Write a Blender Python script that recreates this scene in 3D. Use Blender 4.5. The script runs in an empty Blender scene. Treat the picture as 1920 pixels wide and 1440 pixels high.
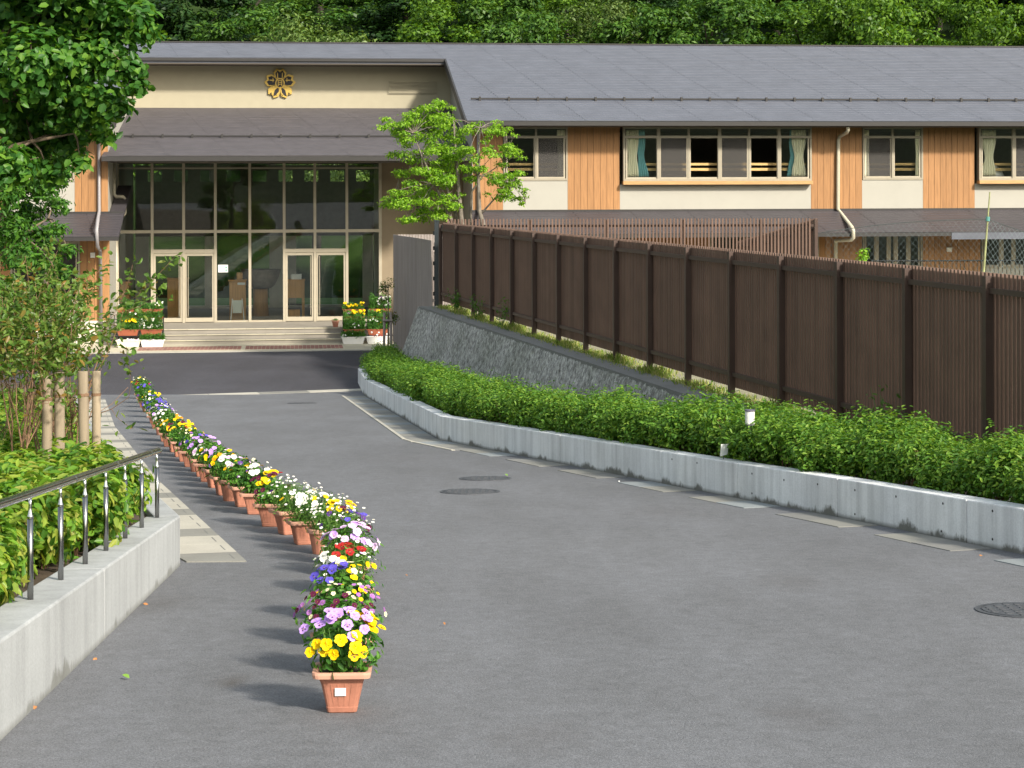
import bpy, bmesh, math, random
import numpy as np
from mathutils import Vector, Matrix, noise
R = math.radians
random.seed(7)
RNG = np.random.default_rng(11)
scene = bpy.context.scene
COL = scene.collection

# ------------------------------------------------------------------ camera, world, sun, exposure
F = 3600.0            # focal length in pixels of the 1920 px wide photograph
YH = 349.0            # horizon row in the photograph
ROLL = 0.0026
cam_d = bpy.data.cameras.new('camera')
cam_d.sensor_width = 36.0
cam_d.lens = F / 1920 * 36
cam_d.shift_y = -(720 - YH) / 1920
cam_d.clip_start = 0.1
cam_d.clip_end = 2000
cam = bpy.data.objects.new('camera', cam_d)
cam.rotation_euler = (R(90), ROLL, 0)
COL.objects.link(cam)
scene.camera = cam

SUN_AZ = Vector((0.64, -0.77)).normalized()      # horizontal direction towards the sun
SUN_EL = R(33)
sunv = Vector((SUN_AZ.x * math.cos(SUN_EL), SUN_AZ.y * math.cos(SUN_EL), math.sin(SUN_EL)))
world = bpy.data.worlds.new('World')
scene.world = world
world.use_nodes = True
wn = world.node_tree.nodes
sky = wn.new('ShaderNodeTexSky')
sky.sky_type = 'NISHITA'
sky.sun_disc = False
sky.sun_elevation = SUN_EL
sky.sun_rotation = math.atan2(SUN_AZ.x, SUN_AZ.y)
sky.air_density = 2.0
sky.dust_density = 2.5
hz = wn.new('ShaderNodeHueSaturation')          # pale hazy day: the blue of the whole sky is washed out evenly
hz.inputs['Saturation'].default_value = 0.55
world.node_tree.links.new(sky.outputs[0], hz.inputs['Color'])
world.node_tree.links.new(hz.outputs[0], wn['Background'].inputs[0])
wn['Background'].inputs[1].default_value = 0.125
sun_d = bpy.data.lights.new('sun', 'SUN')
sun_d.energy = 3.6
sun_d.angle = R(5.0)
sun_d.color = (1.0, 0.92, 0.80)
sun = bpy.data.objects.new('sun', sun_d)
sun.rotation_euler = sunv.to_track_quat('Z', 'Y').to_euler()
sun.location = (30, -30, 40)
COL.objects.link(sun)
scene.view_settings.view_transform = 'Standard'
scene.view_settings.look = 'None'
scene.view_settings.gamma = 1.0
scene.view_settings.exposure = 0.76
scene.view_settings.use_curve_mapping = False
scene.render.engine = 'CYCLES'
scene.cycles.max_bounces = 8
scene.cycles.transparent_max_bounces = 16
scene.cycles.use_adaptive_sampling = True

# ------------------------------------------------------------------ photograph pixel -> place
SLOPE = 0.065
H0 = 1.984
YFLAT = 46.1
ZFLAT = -4.98
def gz(Y):
    return -H0 - SLOPE * Y if Y < YFLAT else ZFLAT
def ray(px, py):
    ox, oy = px - 960.0, YH - py
    return (ox + ROLL * oy) / F, (oy - ROLL * ox) / F
def at(px, py, Y):
    a, b = ray(px, py)
    return Vector((a * Y, Y, b * Y))
def on_ground(px, py):
    a, b = ray(px, py)
    t = -b
    Y = H0 / (t - SLOPE) if t > SLOPE + 1e-4 else 1e9
    if Y > YFLAT:
        Y = -ZFLAT / t
    return Vector((a * Y, Y, gz(Y)))
PHI = R(6.5)
TP = math.tan(PHI)
def fu(px, V, py=400):
    a, b = ray(px, py)
    return V * (a + TP) / (1 - a * TP)
def fz(px, py, V):
    a, b = ray(px, py)
    dv = -a * math.sin(PHI) + math.cos(PHI)
    return b * V / dv
def bw(u, v, z):
    return Vector((u * math.cos(PHI) - v * math.sin(PHI), u * math.sin(PHI) + v * math.cos(PHI), z))

# ------------------------------------------------------------------ materials
MATS = {}
def new_mat(name):
    m = bpy.data.materials.new(name)
    m.use_nodes = True
    nt = m.node_tree
    MATS[name] = m
    return m, nt, nt.nodes['Principled BSDF'], nt.nodes['Material Output']
def nd(nt, t, **kw):
    n = nt.nodes.new(t)
    for k, v in kw.items():
        if k in n.inputs:
            n.inputs[k].default_value = v
        else:
            setattr(n, k, v)
    return n
def ramp(nt, fac, stops):
    r = nt.nodes.new('ShaderNodeValToRGB')
    el = r.color_ramp.elements
    while len(el) < len(stops):
        el.new(0.5)
    for e, (p, c) in zip(el, stops):
        e.position = p
        e.color = (c[0], c[1], c[2], 1)
    nt.links.new(fac, r.inputs[0])
    return r.outputs[0]
def coords(nt, scale=(1, 1, 1), kind='Object', rot=(0, 0, 0)):
    if kind == 'Position':
        g = nt.nodes.new('ShaderNodeNewGeometry'); out = g.outputs['Position']
    else:
        g = nt.nodes.new('ShaderNodeTexCoord'); out = g.outputs[kind]
    mp = nt.nodes.new('ShaderNodeMapping')
    mp.inputs['Scale'].default_value = scale
    mp.inputs['Rotation'].default_value = rot
    nt.links.new(out, mp.inputs[0])
    return mp.outputs[0]
def noise_tex(nt, vec, scale, detail=4, rough=0.55):
    n = nd(nt, 'ShaderNodeTexNoise', Scale=scale, Detail=detail, Roughness=rough)
    nt.links.new(vec, n.inputs['Vector'])
    return n.outputs[0]
def mixc(nt, a, b, fac, mode='MIX'):
    m = nt.nodes.new('ShaderNodeMix'); m.data_type = 'RGBA'; m.blend_type = mode
    for s, v in ((6, a), (7, b), (0, fac)):
        if isinstance(v, (int, float)):
            m.inputs[s].default_value = v
        elif isinstance(v, tuple):
            m.inputs[s].default_value = (*v, 1)
        else:
            nt.links.new(v, m.inputs[s])
    return m.outputs[2]
def bump(nt, bs, height, strength=0.4, dist=0.01):
    b = nd(nt, 'ShaderNodeBump', Strength=strength, Distance=dist)
    nt.links.new(height, b.inputs['Height'])
    nt.links.new(b.outputs[0], bs.inputs['Normal'])
def mathn(nt, op, a, b=None, c=None):
    m = nt.nodes.new('ShaderNodeMath'); m.operation = op
    for i, v in enumerate((a, b, c)):
        if v is None: continue
        if isinstance(v, (int, float)): m.inputs[i].default_value = v
        else: nt.links.new(v, m.inputs[i])
    return m.outputs[0]
def rand_obj(nt):
    return nt.nodes.new('ShaderNodeObjectInfo').outputs['Random']

def plain(name, col, rough=0.6, metal=0.0, var=0.12, nscale=6.0, spec=0.5, kind='Object', bstr=0.0, objvar=0.0):
    m, nt, bs, out = new_mat(name)
    v = coords(nt, kind=kind)
    n = noise_tex(nt, v, nscale, 5)
    lo = tuple(c * (1 - var) for c in col); hi = tuple(min(1, c * (1 + var)) for c in col)
    c = ramp(nt, n, [(0.3, lo), (0.7, hi)])
    if objvar:
        f = mathn(nt, 'MULTIPLY_ADD', rand_obj(nt), objvar, 1 - objvar / 2)
        hs = nd(nt, 'ShaderNodeHueSaturation')
        nt.links.new(f, hs.inputs['Value']); nt.links.new(c, hs.inputs['Color'])
        c = hs.outputs[0]
    nt.links.new(c, bs.inputs['Base Color'])
    bs.inputs['Roughness'].default_value = rough
    bs.inputs['Metallic'].default_value = metal
    bs.inputs['Specular IOR Level'].default_value = spec
    if bstr:
        bump(nt, bs, noise_tex(nt, v, nscale * 6, 4), bstr, 0.01)
    return m

def asphalt(name, col, grain=0.5, stain=0.2):
    m, nt, bs, out = new_mat(name)
    p = coords(nt, kind='Position')
    big = noise_tex(nt, p, 0.22, 5, 0.6)
    mid = noise_tex(nt, coords(nt, (1.0, 0.35, 1), 'Position'), 1.1, 5, 0.65)
    fine = noise_tex(nt, p, 90, 3, 0.7)
    vor = nd(nt, 'ShaderNodeTexVoronoi', Scale=150.0)
    nt.links.new(p, vor.inputs['Vector'])
    c = ramp(nt, big, [(0.32, tuple(x * (1 - stain) for x in col)), (0.68, tuple(x * (1 + stain) for x in col))])
    c = mixc(nt, c, ramp(nt, mid, [(0.36, (0.87, 0.865, 0.86)), (0.62, (1.04, 1.04, 1.05))]), 1.0, 'MULTIPLY')
    mott = noise_tex(nt, p, 9.0, 6, 0.75)
    c = mixc(nt, c, ramp(nt, mott, [(0.34, (0.86, 0.86, 0.85)), (0.64, (1.09, 1.09, 1.09))]), 1.0, 'MULTIPLY')
    g = ramp(nt, fine, [(0.3, (1 - grain,) * 3), (0.7, (1 + grain * 0.9,) * 3)])
    c = mixc(nt, c, g, 1.0, 'MULTIPLY')
    chip = ramp(nt, vor.outputs['Color'], [(0.90, (0, 0, 0)), (0.96, (0.10, 0.10, 0.095))])
    c = mixc(nt, c, chip, 0.5, 'ADD')
    scr = nd(nt, 'ShaderNodeTexVoronoi', Scale=1.3, feature='DISTANCE_TO_EDGE')
    warp = nd(nt, 'ShaderNodeTexNoise', Scale=2.0, Detail=4)
    nt.links.new(p, warp.inputs['Vector'])
    nt.links.new(mixc(nt, p, warp.outputs['Color'], 0.35), scr.inputs['Vector'])
    for (sx_, sy_, rad, dk) in STAINS:
        g = nt.nodes.new('ShaderNodeVectorMath'); g.operation = 'DISTANCE'
        mp = coords(nt, (1.0, 0.55, 0.0), 'Position')
        wv = nt.nodes.new('ShaderNodeVectorMath'); wv.operation = 'ADD'
        nt.links.new(mp, wv.inputs[0])
        wn_ = nd(nt, 'ShaderNodeTexNoise', Scale=5.0, Detail=3); nt.links.new(p, wn_.inputs['Vector'])
        sc_ = nt.nodes.new('ShaderNodeVectorMath'); sc_.operation = 'SCALE'; sc_.inputs['Scale'].default_value = rad * 1.2
        nt.links.new(wn_.outputs['Color'], sc_.inputs[0]); nt.links.new(sc_.outputs[0], wv.inputs[1])
        nt.links.new(wv.outputs[0], g.inputs[0]); g.inputs[1].default_value = (sx_ + rad * .6, sy_ * .55 + rad * .6, rad * .6)
        c = mixc(nt, c, (0.06, 0.05, 0.042), ramp(nt, mathn(nt, 'DIVIDE', g.outputs['Value'], rad), [(0.15, (dk,) * 3), (1.0, (0, 0, 0))]))
    nt.links.new(c, bs.inputs['Base Color'])
    bs.inputs['Roughness'].default_value = 0.85
    bs.inputs['Specular IOR Level'].default_value = 0.35
    bump(nt, bs, mathn(nt, 'ADD', fine, mathn(nt, 'MULTIPLY', vor.outputs[0], 0.7)), 0.55, 0.006)
    return m

def concrete(name, col, moss=0.0, streak=0.25, flat=False):
    m, nt, bs, out = new_mat(name)
    p = coords(nt, kind='Position')
    st = noise_tex(nt, coords(nt, (5.0, 5.0, 0.25), 'Position'), 1.4, 6, 0.6)
    bl = noise_tex(nt, p, 1.3, 6, 0.6)
    fine = noise_tex(nt, p, 60, 4, 0.6)
    c = ramp(nt, bl, [(0.3, tuple(x * 0.86 for x in col)), (0.7, tuple(x * 1.08 for x in col))])
    if not flat:
        c = mixc(nt, c, ramp(nt, st, [(0.33, (1 - streak,) * 3), (0.58, (1.04, 1.04, 1.04))]), 1.0, 'MULTIPLY')
    c = mixc(nt, c, ramp(nt, fine, [(0.3, (0.9,) * 3), (0.7, (1.06,) * 3)]), 1.0, 'MULTIPLY')
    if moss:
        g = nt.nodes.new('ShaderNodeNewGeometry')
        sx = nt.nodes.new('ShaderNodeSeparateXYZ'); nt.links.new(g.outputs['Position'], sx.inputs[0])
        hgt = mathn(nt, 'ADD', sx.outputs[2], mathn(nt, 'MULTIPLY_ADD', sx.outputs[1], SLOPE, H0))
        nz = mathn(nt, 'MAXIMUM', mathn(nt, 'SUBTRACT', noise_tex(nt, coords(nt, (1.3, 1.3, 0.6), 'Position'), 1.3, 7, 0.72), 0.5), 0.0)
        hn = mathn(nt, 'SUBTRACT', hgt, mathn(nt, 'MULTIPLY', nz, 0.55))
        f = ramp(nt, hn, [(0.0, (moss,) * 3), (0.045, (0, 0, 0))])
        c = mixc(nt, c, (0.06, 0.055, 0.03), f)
    nt.links.new(c, bs.inputs['Base Color'])
    bs.inputs['Roughness'].default_value = 0.88
    bs.inputs['Specular IOR Level'].default_value = 0.3
    bump(nt, bs, mathn(nt, 'ADD', fine, mathn(nt, 'MULTIPLY', st, 0.4)), 0.3, 0.006)
    return m

def wood(name, col, grain_axis='z', objvar=0.25, rough=0.55):
    m, nt, bs, out = new_mat(name)
    sc = {'z': (14, 14, 0.9), 'x': (0.9, 14, 14), 'y': (14, 0.9, 14)}[grain_axis]
    p = coords(nt, sc, 'Position')
    oi = nt.nodes.new('ShaderNodeObjectInfo')
    off = nt.nodes.new('ShaderNodeVectorMath'); off.operation = 'ADD'
    cmb = nt.nodes.new('ShaderNodeCombineXYZ')
    nt.links.new(mathn(nt, 'MULTIPLY', oi.outputs['Random'], 57.0), cmb.inputs[2])
    nt.links.new(p, off.inputs[0]); nt.links.new(cmb.outputs[0], off.inputs[1])
    n = noise_tex(nt, off.outputs[0], 1.6, 6, 0.65)
    c = ramp(nt, n, [(0.3, tuple(x * 0.74 for x in col)), (0.55, col), (0.75, tuple(min(1, x * 1.12) for x in col))])
    f = mathn(nt, 'MULTIPLY_ADD', oi.outputs['Random'], objvar, 1 - objvar / 2)
    hs = nd(nt, 'ShaderNodeHueSaturation')
    nt.links.new(f, hs.inputs['Value']); nt.links.new(c, hs.inputs['Color'])
    nt.links.new(hs.outputs[0], bs.inputs['Base Color'])
    bs.inputs['Roughness'].default_value = rough
    bs.inputs['Specular IOR Level'].default_value = 0.35
    bump(nt, bs, n, 0.2, 0.004)
    return m

def leafmat(name, cols, trans=0.35, rough=0.45, objvar=0.0):
    m, nt, bs, out = new_mat(name)
    g = nt.nodes.new('ShaderNodeNewGeometry')
    n = len(cols)
    c = ramp(nt, g.outputs['Random Per Island'], [((i + 0.5) / n, col) for i, col in enumerate(cols)])
    if objvar:
        f = mathn(nt, 'MULTIPLY_ADD', rand_obj(nt), objvar, 1 - objvar / 2)
        hs = nd(nt, 'ShaderNodeHueSaturation')
        nt.links.new(f, hs.inputs['Value']); nt.links.new(c, hs.inputs['Color'])
        c = hs.outputs[0]
    nt.links.new(c, bs.inputs['Base Color'])
    bs.inputs['Roughness'].default_value = rough
    bs.inputs['Specular IOR Level'].default_value = 0.3
    tr = nt.nodes.new('ShaderNodeBsdfTranslucent')
    nt.links.new(mixc(nt, c, (1.3, 1.25, 0.5), 1.0, 'MULTIPLY'), tr.inputs[0])
    mx = nt.nodes.new('ShaderNodeMixShader'); mx.inputs[0].default_value = trans
    nt.links.new(bs.outputs[0], mx.inputs[1]); nt.links.new(tr.outputs[0], mx.inputs[2])
    nt.links.new(mx.outputs[0], out.inputs[0])
    return m

def glassmat(name, tint, refl=0.05, mul=1.3):
    m, nt, bs, out = new_mat(name)
    nt.nodes.remove(bs)
    tr = nt.nodes.new('ShaderNodeBsdfTransparent'); tr.inputs[0].default_value = (*tint, 1)
    gl = nt.nodes.new('ShaderNodeBsdfGlossy'); gl.inputs['Roughness'].default_value = 0.0
    gl.inputs[0].default_value = (0.9, 0.95, 0.95, 1)
    v = coords(nt, kind='Position')
    b = nd(nt, 'ShaderNodeBump', Strength=0.02, Distance=0.02)
    nt.links.new(noise_tex(nt, v, 1.2, 2), b.inputs['Height'])
    nt.links.new(b.outputs[0], gl.inputs['Normal'])
    fr = nd(nt, 'ShaderNodeFresnel', IOR=1.5)
    fac = mathn(nt, 'MULTIPLY_ADD', fr.outputs[0], mul, refl)
    mx = nt.nodes.new('ShaderNodeMixShader')
    nt.links.new(fac, mx.inputs[0]); nt.links.new(tr.outputs[0], mx.inputs[1]); nt.links.new(gl.outputs[0], mx.inputs[2])
    nt.links.new(mx.outputs[0], out.inputs[0])
    return m

def screenmat(name, col, dens):
    m, nt, bs, out = new_mat(name)
    tr = nt.nodes.new('ShaderNodeBsdfTransparent')
    v = coords(nt, kind='Position')
    f = ramp(nt, noise_tex(nt, v, 30, 2), [(0.2, (dens * 0.9,) * 3), (0.8, (min(1, dens * 1.1),) * 3)])
    bs.inputs['Base Color'].default_value = (*col, 1)
    bs.inputs['Roughness'].default_value = 0.8
    mx = nt.nodes.new('ShaderNodeMixShader')
    nt.links.new(f, mx.inputs[0])
    nt.links.new(tr.outputs[0], mx.inputs[1]); nt.links.new(bs.outputs[0], mx.inputs[2])
    nt.links.new(mx.outputs[0], out.inputs[0])
    return m

STAINS = [(on_ground(x, y).x, on_ground(x, y).y, r, k) for x, y, r, k in ((432, 1278, .13, .55), (1480, 1090, .35, .2), (1010, 1380, .3, .22), (300, 1130, .3, .25), (1240, 960, .5, .18), (1500, 1340, .25, .25), (760, 860, .7, .15))]
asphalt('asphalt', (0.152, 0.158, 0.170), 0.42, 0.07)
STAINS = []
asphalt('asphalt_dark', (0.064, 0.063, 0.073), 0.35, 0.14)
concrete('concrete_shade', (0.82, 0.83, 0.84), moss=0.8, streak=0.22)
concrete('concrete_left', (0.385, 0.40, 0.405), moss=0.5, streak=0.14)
concrete('concrete_slab', (0.25, 0.248, 0.225), flat=True)
concrete('concrete_slab_blue', (0.25, 0.275, 0.285), flat=True)
concrete('concrete_pale', (0.46, 0.44, 0.38), flat=True)
concrete('concrete_grey', (0.215, 0.215, 0.205), flat=True)
plain('soil', (0.075, 0.052, 0.034), 0.95, var=0.35, nscale=9, kind='Position', bstr=0.6)
plain('terrain', (0.075, 0.09, 0.035), 0.95, var=0.4, nscale=0.6, kind='Position')
plain('terrace_soil', (0.26, 0.25, 0.17), 0.95, var=0.3, nscale=2.5, kind='Position', bstr=0.4)
plain('lawn', (0.08, 0.16, 0.04), 0.9, var=0.3, nscale=8, kind='Position')
plain('stucco', (0.385, 0.35, 0.255), 0.85, var=0.03, nscale=3, kind='Position', bstr=0.08)
plain('stucco_shaded', (0.27, 0.215, 0.145), 0.85, var=0.05, nscale=3, kind='Position')  # porch wall stucco, browner and darker: its shadow is put into the colour
plain('panel_white', (0.385, 0.372, 0.325), 0.7, var=0.03, nscale=2, kind='Position')
plain('plinth', (0.62, 0.585, 0.50), 0.85, var=0.08, nscale=5, kind='Position', bstr=0.1)
wood('cedar', (0.375, 0.193, 0.080), 'z', 0.18)
wood('cedar_sill', (0.52, 0.31, 0.135), 'x', 0.1)
wood('furniture_wood', (0.62, 0.34, 0.125), 'z', 0.2)
wood('rail_wood', (0.62, 0.42, 0.17), 'x', 0.1)
wood('stake_wood', (0.29, 0.235, 0.165), 'z', 0.5, 0.9)
wood('grey_wood', (0.36, 0.315, 0.29), 'z', 0.18, 0.85)
plain('roof_slate', (0.108, 0.116, 0.144), 0.42, var=0.10, nscale=1.6, kind='Position', objvar=0.0, spec=0.5)
plain('roof_slate_weathered', (0.078, 0.071, 0.077), 0.55, var=0.14, nscale=2.2, kind='Position', spec=0.5)
plain('roof_lower', (0.058, 0.053, 0.060), 0.5, var=0.08, nscale=2.0, kind='Position')
plain('fascia', (0.032, 0.030, 0.029), 0.5, var=0.08)
plain('soffit', (0.10, 0.085, 0.07), 0.8, var=0.06)
plain('frame_beige', (0.33, 0.295, 0.225), 0.45, metal=0.0, var=0.05)
plain('frame_cream', (0.42, 0.375, 0.285), 0.5, var=0.05)
plain('dark_metal', (0.03, 0.03, 0.032), 0.4, metal=0.6)
plain('pipe_cream', (0.50, 0.46, 0.35), 0.4, var=0.05)
plain('pipe_grey', (0.30, 0.285, 0.29), 0.4, var=0.05)
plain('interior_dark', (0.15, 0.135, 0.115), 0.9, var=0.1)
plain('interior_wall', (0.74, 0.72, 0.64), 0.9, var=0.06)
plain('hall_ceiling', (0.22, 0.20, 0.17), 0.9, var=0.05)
plain('interior_floor', (0.16, 0.15, 0.13), 0.45, var=0.08)
plain('screen_white', (0.75, 0.78, 0.72), 0.6, var=0.04)
plain('paper', (0.82, 0.84, 0.82), 0.7, var=0.03)
plain('print_ink', (0.35, 0.42, 0.50), 0.7)
plain('print_green', (0.15, 0.40, 0.30), 0.7)
plain('ink_grey', (0.45, 0.45, 0.44), 0.7)
plain('white_plastic', (0.82, 0.81, 0.78), 0.35, var=0.03)
plain('cream_plastic', (0.74, 0.70, 0.52), 0.35, var=0.05)
plain('terracotta', (0.40, 0.165, 0.105), 0.75, var=0.14, nscale=14, bstr=0.1, objvar=0.35)
plain('terracotta_rim', (0.50, 0.27, 0.19), 0.75, var=0.10, nscale=18, objvar=0.3)
plain('planter_orange', (0.33, 0.095, 0.045), 0.6, var=0.1)
plain('gold', (0.62, 0.42, 0.10), 0.4, metal=0.35, var=0.06)
plain('emblem_dark', (0.012, 0.010, 0.014), 0.5)
plain('fence_brown', (0.066, 0.040, 0.031), 0.5, metal=0.0, var=0.12, nscale=3, kind='Position', objvar=0.12)
plain('fence_slat', (0.140, 0.084, 0.062), 0.55, metal=0.0, var=0.14, nscale=2, kind='Position', objvar=0.28)
plain('fence_dark', (0.045, 0.028, 0.022), 0.5, var=0.1)
plain('gate_dark', (0.02, 0.028, 0.032), 0.5, var=0.1)
plain('steel', (0.30, 0.30, 0.30), 0.22, metal=1.0, var=0.15, nscale=10)
plain('steel_bright', (0.62, 0.62, 0.62), 0.18, metal=1.0, var=0.08)
plain('steel_dark', (0.16, 0.16, 0.16), 0.25, metal=1.0, var=0.15, nscale=10)
plain('cast_iron', (0.085, 0.09, 0.10), 0.6, metal=0.3, var=0.25, nscale=30, kind='Position', bstr=0.4)
plain('bark', (0.17, 0.13, 0.09), 0.9, var=0.3, nscale=14, bstr=0.5)
plain('bark_dark', (0.05, 0.042, 0.03), 0.9, var=0.3, nscale=10)
plain('bark_grey', (0.19, 0.165, 0.135), 0.9, var=0.25, nscale=10, bstr=0.4)
plain('twig', (0.22, 0.13, 0.075), 0.85, var=0.25, nscale=20)
plain('stem_green', (0.10, 0.20, 0.04), 0.7, var=0.15)
plain('curtain_cream', (0.86, 0.83, 0.64), 0.9, var=0.05, nscale=3)
plain('curtain_teal', (0.20, 0.48, 0.52), 0.9, var=0.08, nscale=3)
plain('net_green', (0.10, 0.30, 0.28), 0.7, var=0.2)
plain('net_thread', (0.16, 0.21, 0.22), 0.7, var=0.2)
plain('bamboo', (0.28, 0.30, 0.14), 0.6, var=0.3, nscale=9)
plain('tape_pink', (0.55, 0.25, 0.45), 0.7)
plain('rope', (0.05, 0.06, 0.06), 0.8)
plain('brick_paver', (0.29, 0.145, 0.115), 0.85, var=0.15, nscale=3, kind='Position', objvar=0.3)
plain('tile_pale', (0.52, 0.48, 0.36), 0.8, var=0.08, nscale=3, kind='Position', objvar=0.15)
plain('tile_grey', (0.29, 0.265, 0.225), 0.75, var=0.07, nscale=3, kind='Position', objvar=0.08)
plain('urn_grey', (0.28, 0.25, 0.22), 0.7, var=0.2)
plain('lamp_white', (0.80, 0.79, 0.75), 0.45, var=0.04)
plain('lamp_cap', (0.10, 0.09, 0.13), 0.5)
plain('dry_leaf', (0.34, 0.15, 0.05), 0.8, var=0.3, nscale=30)
plain('green_leaf_fallen', (0.16, 0.30, 0.04), 0.7, var=0.2, nscale=30)
glassmat('glass_entrance', (0.90, 0.92, 0.90), 0.01, 1.0)
glassmat('glass_window', (0.96, 0.97, 0.96), 0.005, 0.9)
screenmat('insect_screen', (0.085, 0.08, 0.075), 0.5)

leafmat('leaf_hedge', [(0.065, 0.17, 0.024), (0.115, 0.265, 0.034), (0.175, 0.335, 0.042), (0.25, 0.385, 0.05), (0.10, 0.22, 0.03)], 0.40)
leafmat('leaf_photinia', [(0.06, 0.16, 0.022), (0.12, 0.28, 0.035), (0.20, 0.38, 0.04), (0.31, 0.44, 0.055), (0.34, 0.36, 0.07), (0.13, 0.29, 0.035)], 0.45, 0.4)
leafmat('leaf_sparse', [(0.06, 0.13, 0.022), (0.10, 0.20, 0.035), (0.16, 0.26, 0.045), (0.11, 0.20, 0.03), (0.20, 0.24, 0.05), (0.08, 0.17, 0.025), (0.12, 0.22, 0.04), (0.15, 0.24, 0.04), (0.07, 0.15, 0.03), (0.26, 0.17, 0.04)], 0.38, 0.4)
leafmat('leaf_big', [(0.04, 0.13, 0.025), (0.065, 0.19, 0.03), (0.10, 0.25, 0.035), (0.17, 0.33, 0.04), (0.05, 0.15, 0.028)], 0.45, 0.4)
leafmat('leaf_maple', [(0.04, 0.13, 0.02), (0.07, 0.19, 0.025), (0.11, 0.26, 0.03)], 0.42)
leafmat('leaf_lime', [(0.17, 0.36, 0.022), (0.25, 0.46, 0.03), (0.34, 0.55, 0.05), (0.12, 0.27, 0.02)], 0.45)
leafmat('leaf_pansy', [(0.04, 0.14, 0.022), (0.08, 0.22, 0.03), (0.13, 0.30, 0.04)], 0.35)
leafmat('leaf_daisy', [(0.05, 0.14, 0.02), (0.09, 0.22, 0.03), (0.14, 0.28, 0.04)], 0.3)
leafmat('leaf_planter', [(0.04, 0.13, 0.02), (0.07, 0.20, 0.03), (0.10, 0.27, 0.035)], 0.3)
leafmat('leaf_purple', [(0.05, 0.03, 0.05), (0.09, 0.06, 0.08)], 0.2)
leafmat('grass', [(0.13, 0.22, 0.03), (0.22, 0.32, 0.05), (0.32, 0.36, 0.09), (0.40, 0.38, 0.16)], 0.3)
leafmat('weed', [(0.06, 0.15, 0.02), (0.11, 0.23, 0.03)], 0.3)
leafmat('forest_dark', [(0.014, 0.045, 0.012), (0.026, 0.07, 0.016), (0.042, 0.10, 0.02)], 0.25, objvar=0.3)
leafmat('forest_mid', [(0.035, 0.10, 0.016), (0.06, 0.14, 0.02), (0.10, 0.20, 0.028)], 0.3, objvar=0.3)
leafmat('forest_bright', [(0.05, 0.13, 0.014), (0.10, 0.21, 0.02), (0.15, 0.28, 0.026)], 0.35, objvar=0.25)
leafmat('forest_pale', [(0.06, 0.12, 0.022), (0.11, 0.18, 0.04), (0.16, 0.24, 0.06)], 0.3, objvar=0.2)
PET = {'yellow': (0.80, 0.52, 0.0), 'lilac': (0.50, 0.30, 0.72), 'violet': (0.10, 0.04, 0.22), 'blue': (0.09, 0.07, 0.42),
       'maroon': (0.085, 0.008, 0.035), 'red': (0.32, 0.015, 0.012), 'white': (0.80, 0.80, 0.76), 'pink': (0.62, 0.42, 0.66),
       'orange': (0.70, 0.26, 0.0), 'mauve': (0.34, 0.14, 0.40), 'cream': (0.72, 0.68, 0.42)}
for k, c in PET.items():
    plain('petal_' + k, c, 0.6, var=0.14, nscale=40, spec=0.2)
plain('petal_eye', (0.55, 0.36, 0.0), 0.6)
plain('petal_eye_dark', (0.04, 0.012, 0.03), 0.6)

# ------------------------------------------------------------------ helpers
ORG = {}
def tag(o, label=None, cat=None, group=None, kind=None):
    if label: o['label'] = label
    if cat: o['category'] = cat
    if group: o['group'] = group
    if kind: o['kind'] = kind
    return o
def empty(name, loc, rz=0.0, org=None):
    o = bpy.data.objects.new(name, None)
    o.empty_display_size = 0.2
    o.location = loc
    o.rotation_euler = (0, 0, rz)
    COL.objects.link(o)
    ORG[o.name] = Vector(org) if org is not None else (Vector(loc) if rz == 0 else Vector((0, 0, 0)))
    return o
def link(name, mesh, parent=None, loc=(0, 0, 0), rot=(0, 0, 0), scale=(1, 1, 1)):
    o = bpy.data.objects.new(name, mesh)
    o.location = loc; o.rotation_euler = rot; o.scale = scale
    COL.objects.link(o)
    if parent is not None:
        o.parent = parent
        ORG[o.name] = ORG.get(parent.name, Vector((0, 0, 0)))
    return o
def mats_of(ms):
    return [MATS[m] for m in ([ms] if isinstance(ms, str) else ms)]
def np_mesh(name, V, Fq, mats, mi=None, smooth=False):
    """V (n,3); Fq (m,k) all faces with k corners"""
    me = bpy.data.meshes.new(name)
    V = np.asarray(V, dtype=np.float32); Fq = np.asarray(Fq, dtype=np.int32)
    k = Fq.shape[1]
    me.vertices.add(len(V)); me.vertices.foreach_set('co', V.ravel())
    me.loops.add(Fq.size); me.loops.foreach_set('vertex_index', Fq.ravel())
    me.polygons.add(len(Fq))
    me.polygons.foreach_set('loop_start', np.arange(0, Fq.size, k, dtype=np.int32))
    try: me.polygons.foreach_set('loop_total', np.full(len(Fq), k, dtype=np.int32))
    except Exception: pass
    for m in mats_of(mats): me.materials.append(m)
    if mi is not None: me.polygons.foreach_set('material_index', np.asarray(mi, dtype=np.int32))
    if smooth: me.polygons.foreach_set('use_smooth', np.ones(len(Fq), dtype=bool))
    me.update(calc_edges=True)
    me.validate()
    return me
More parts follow.
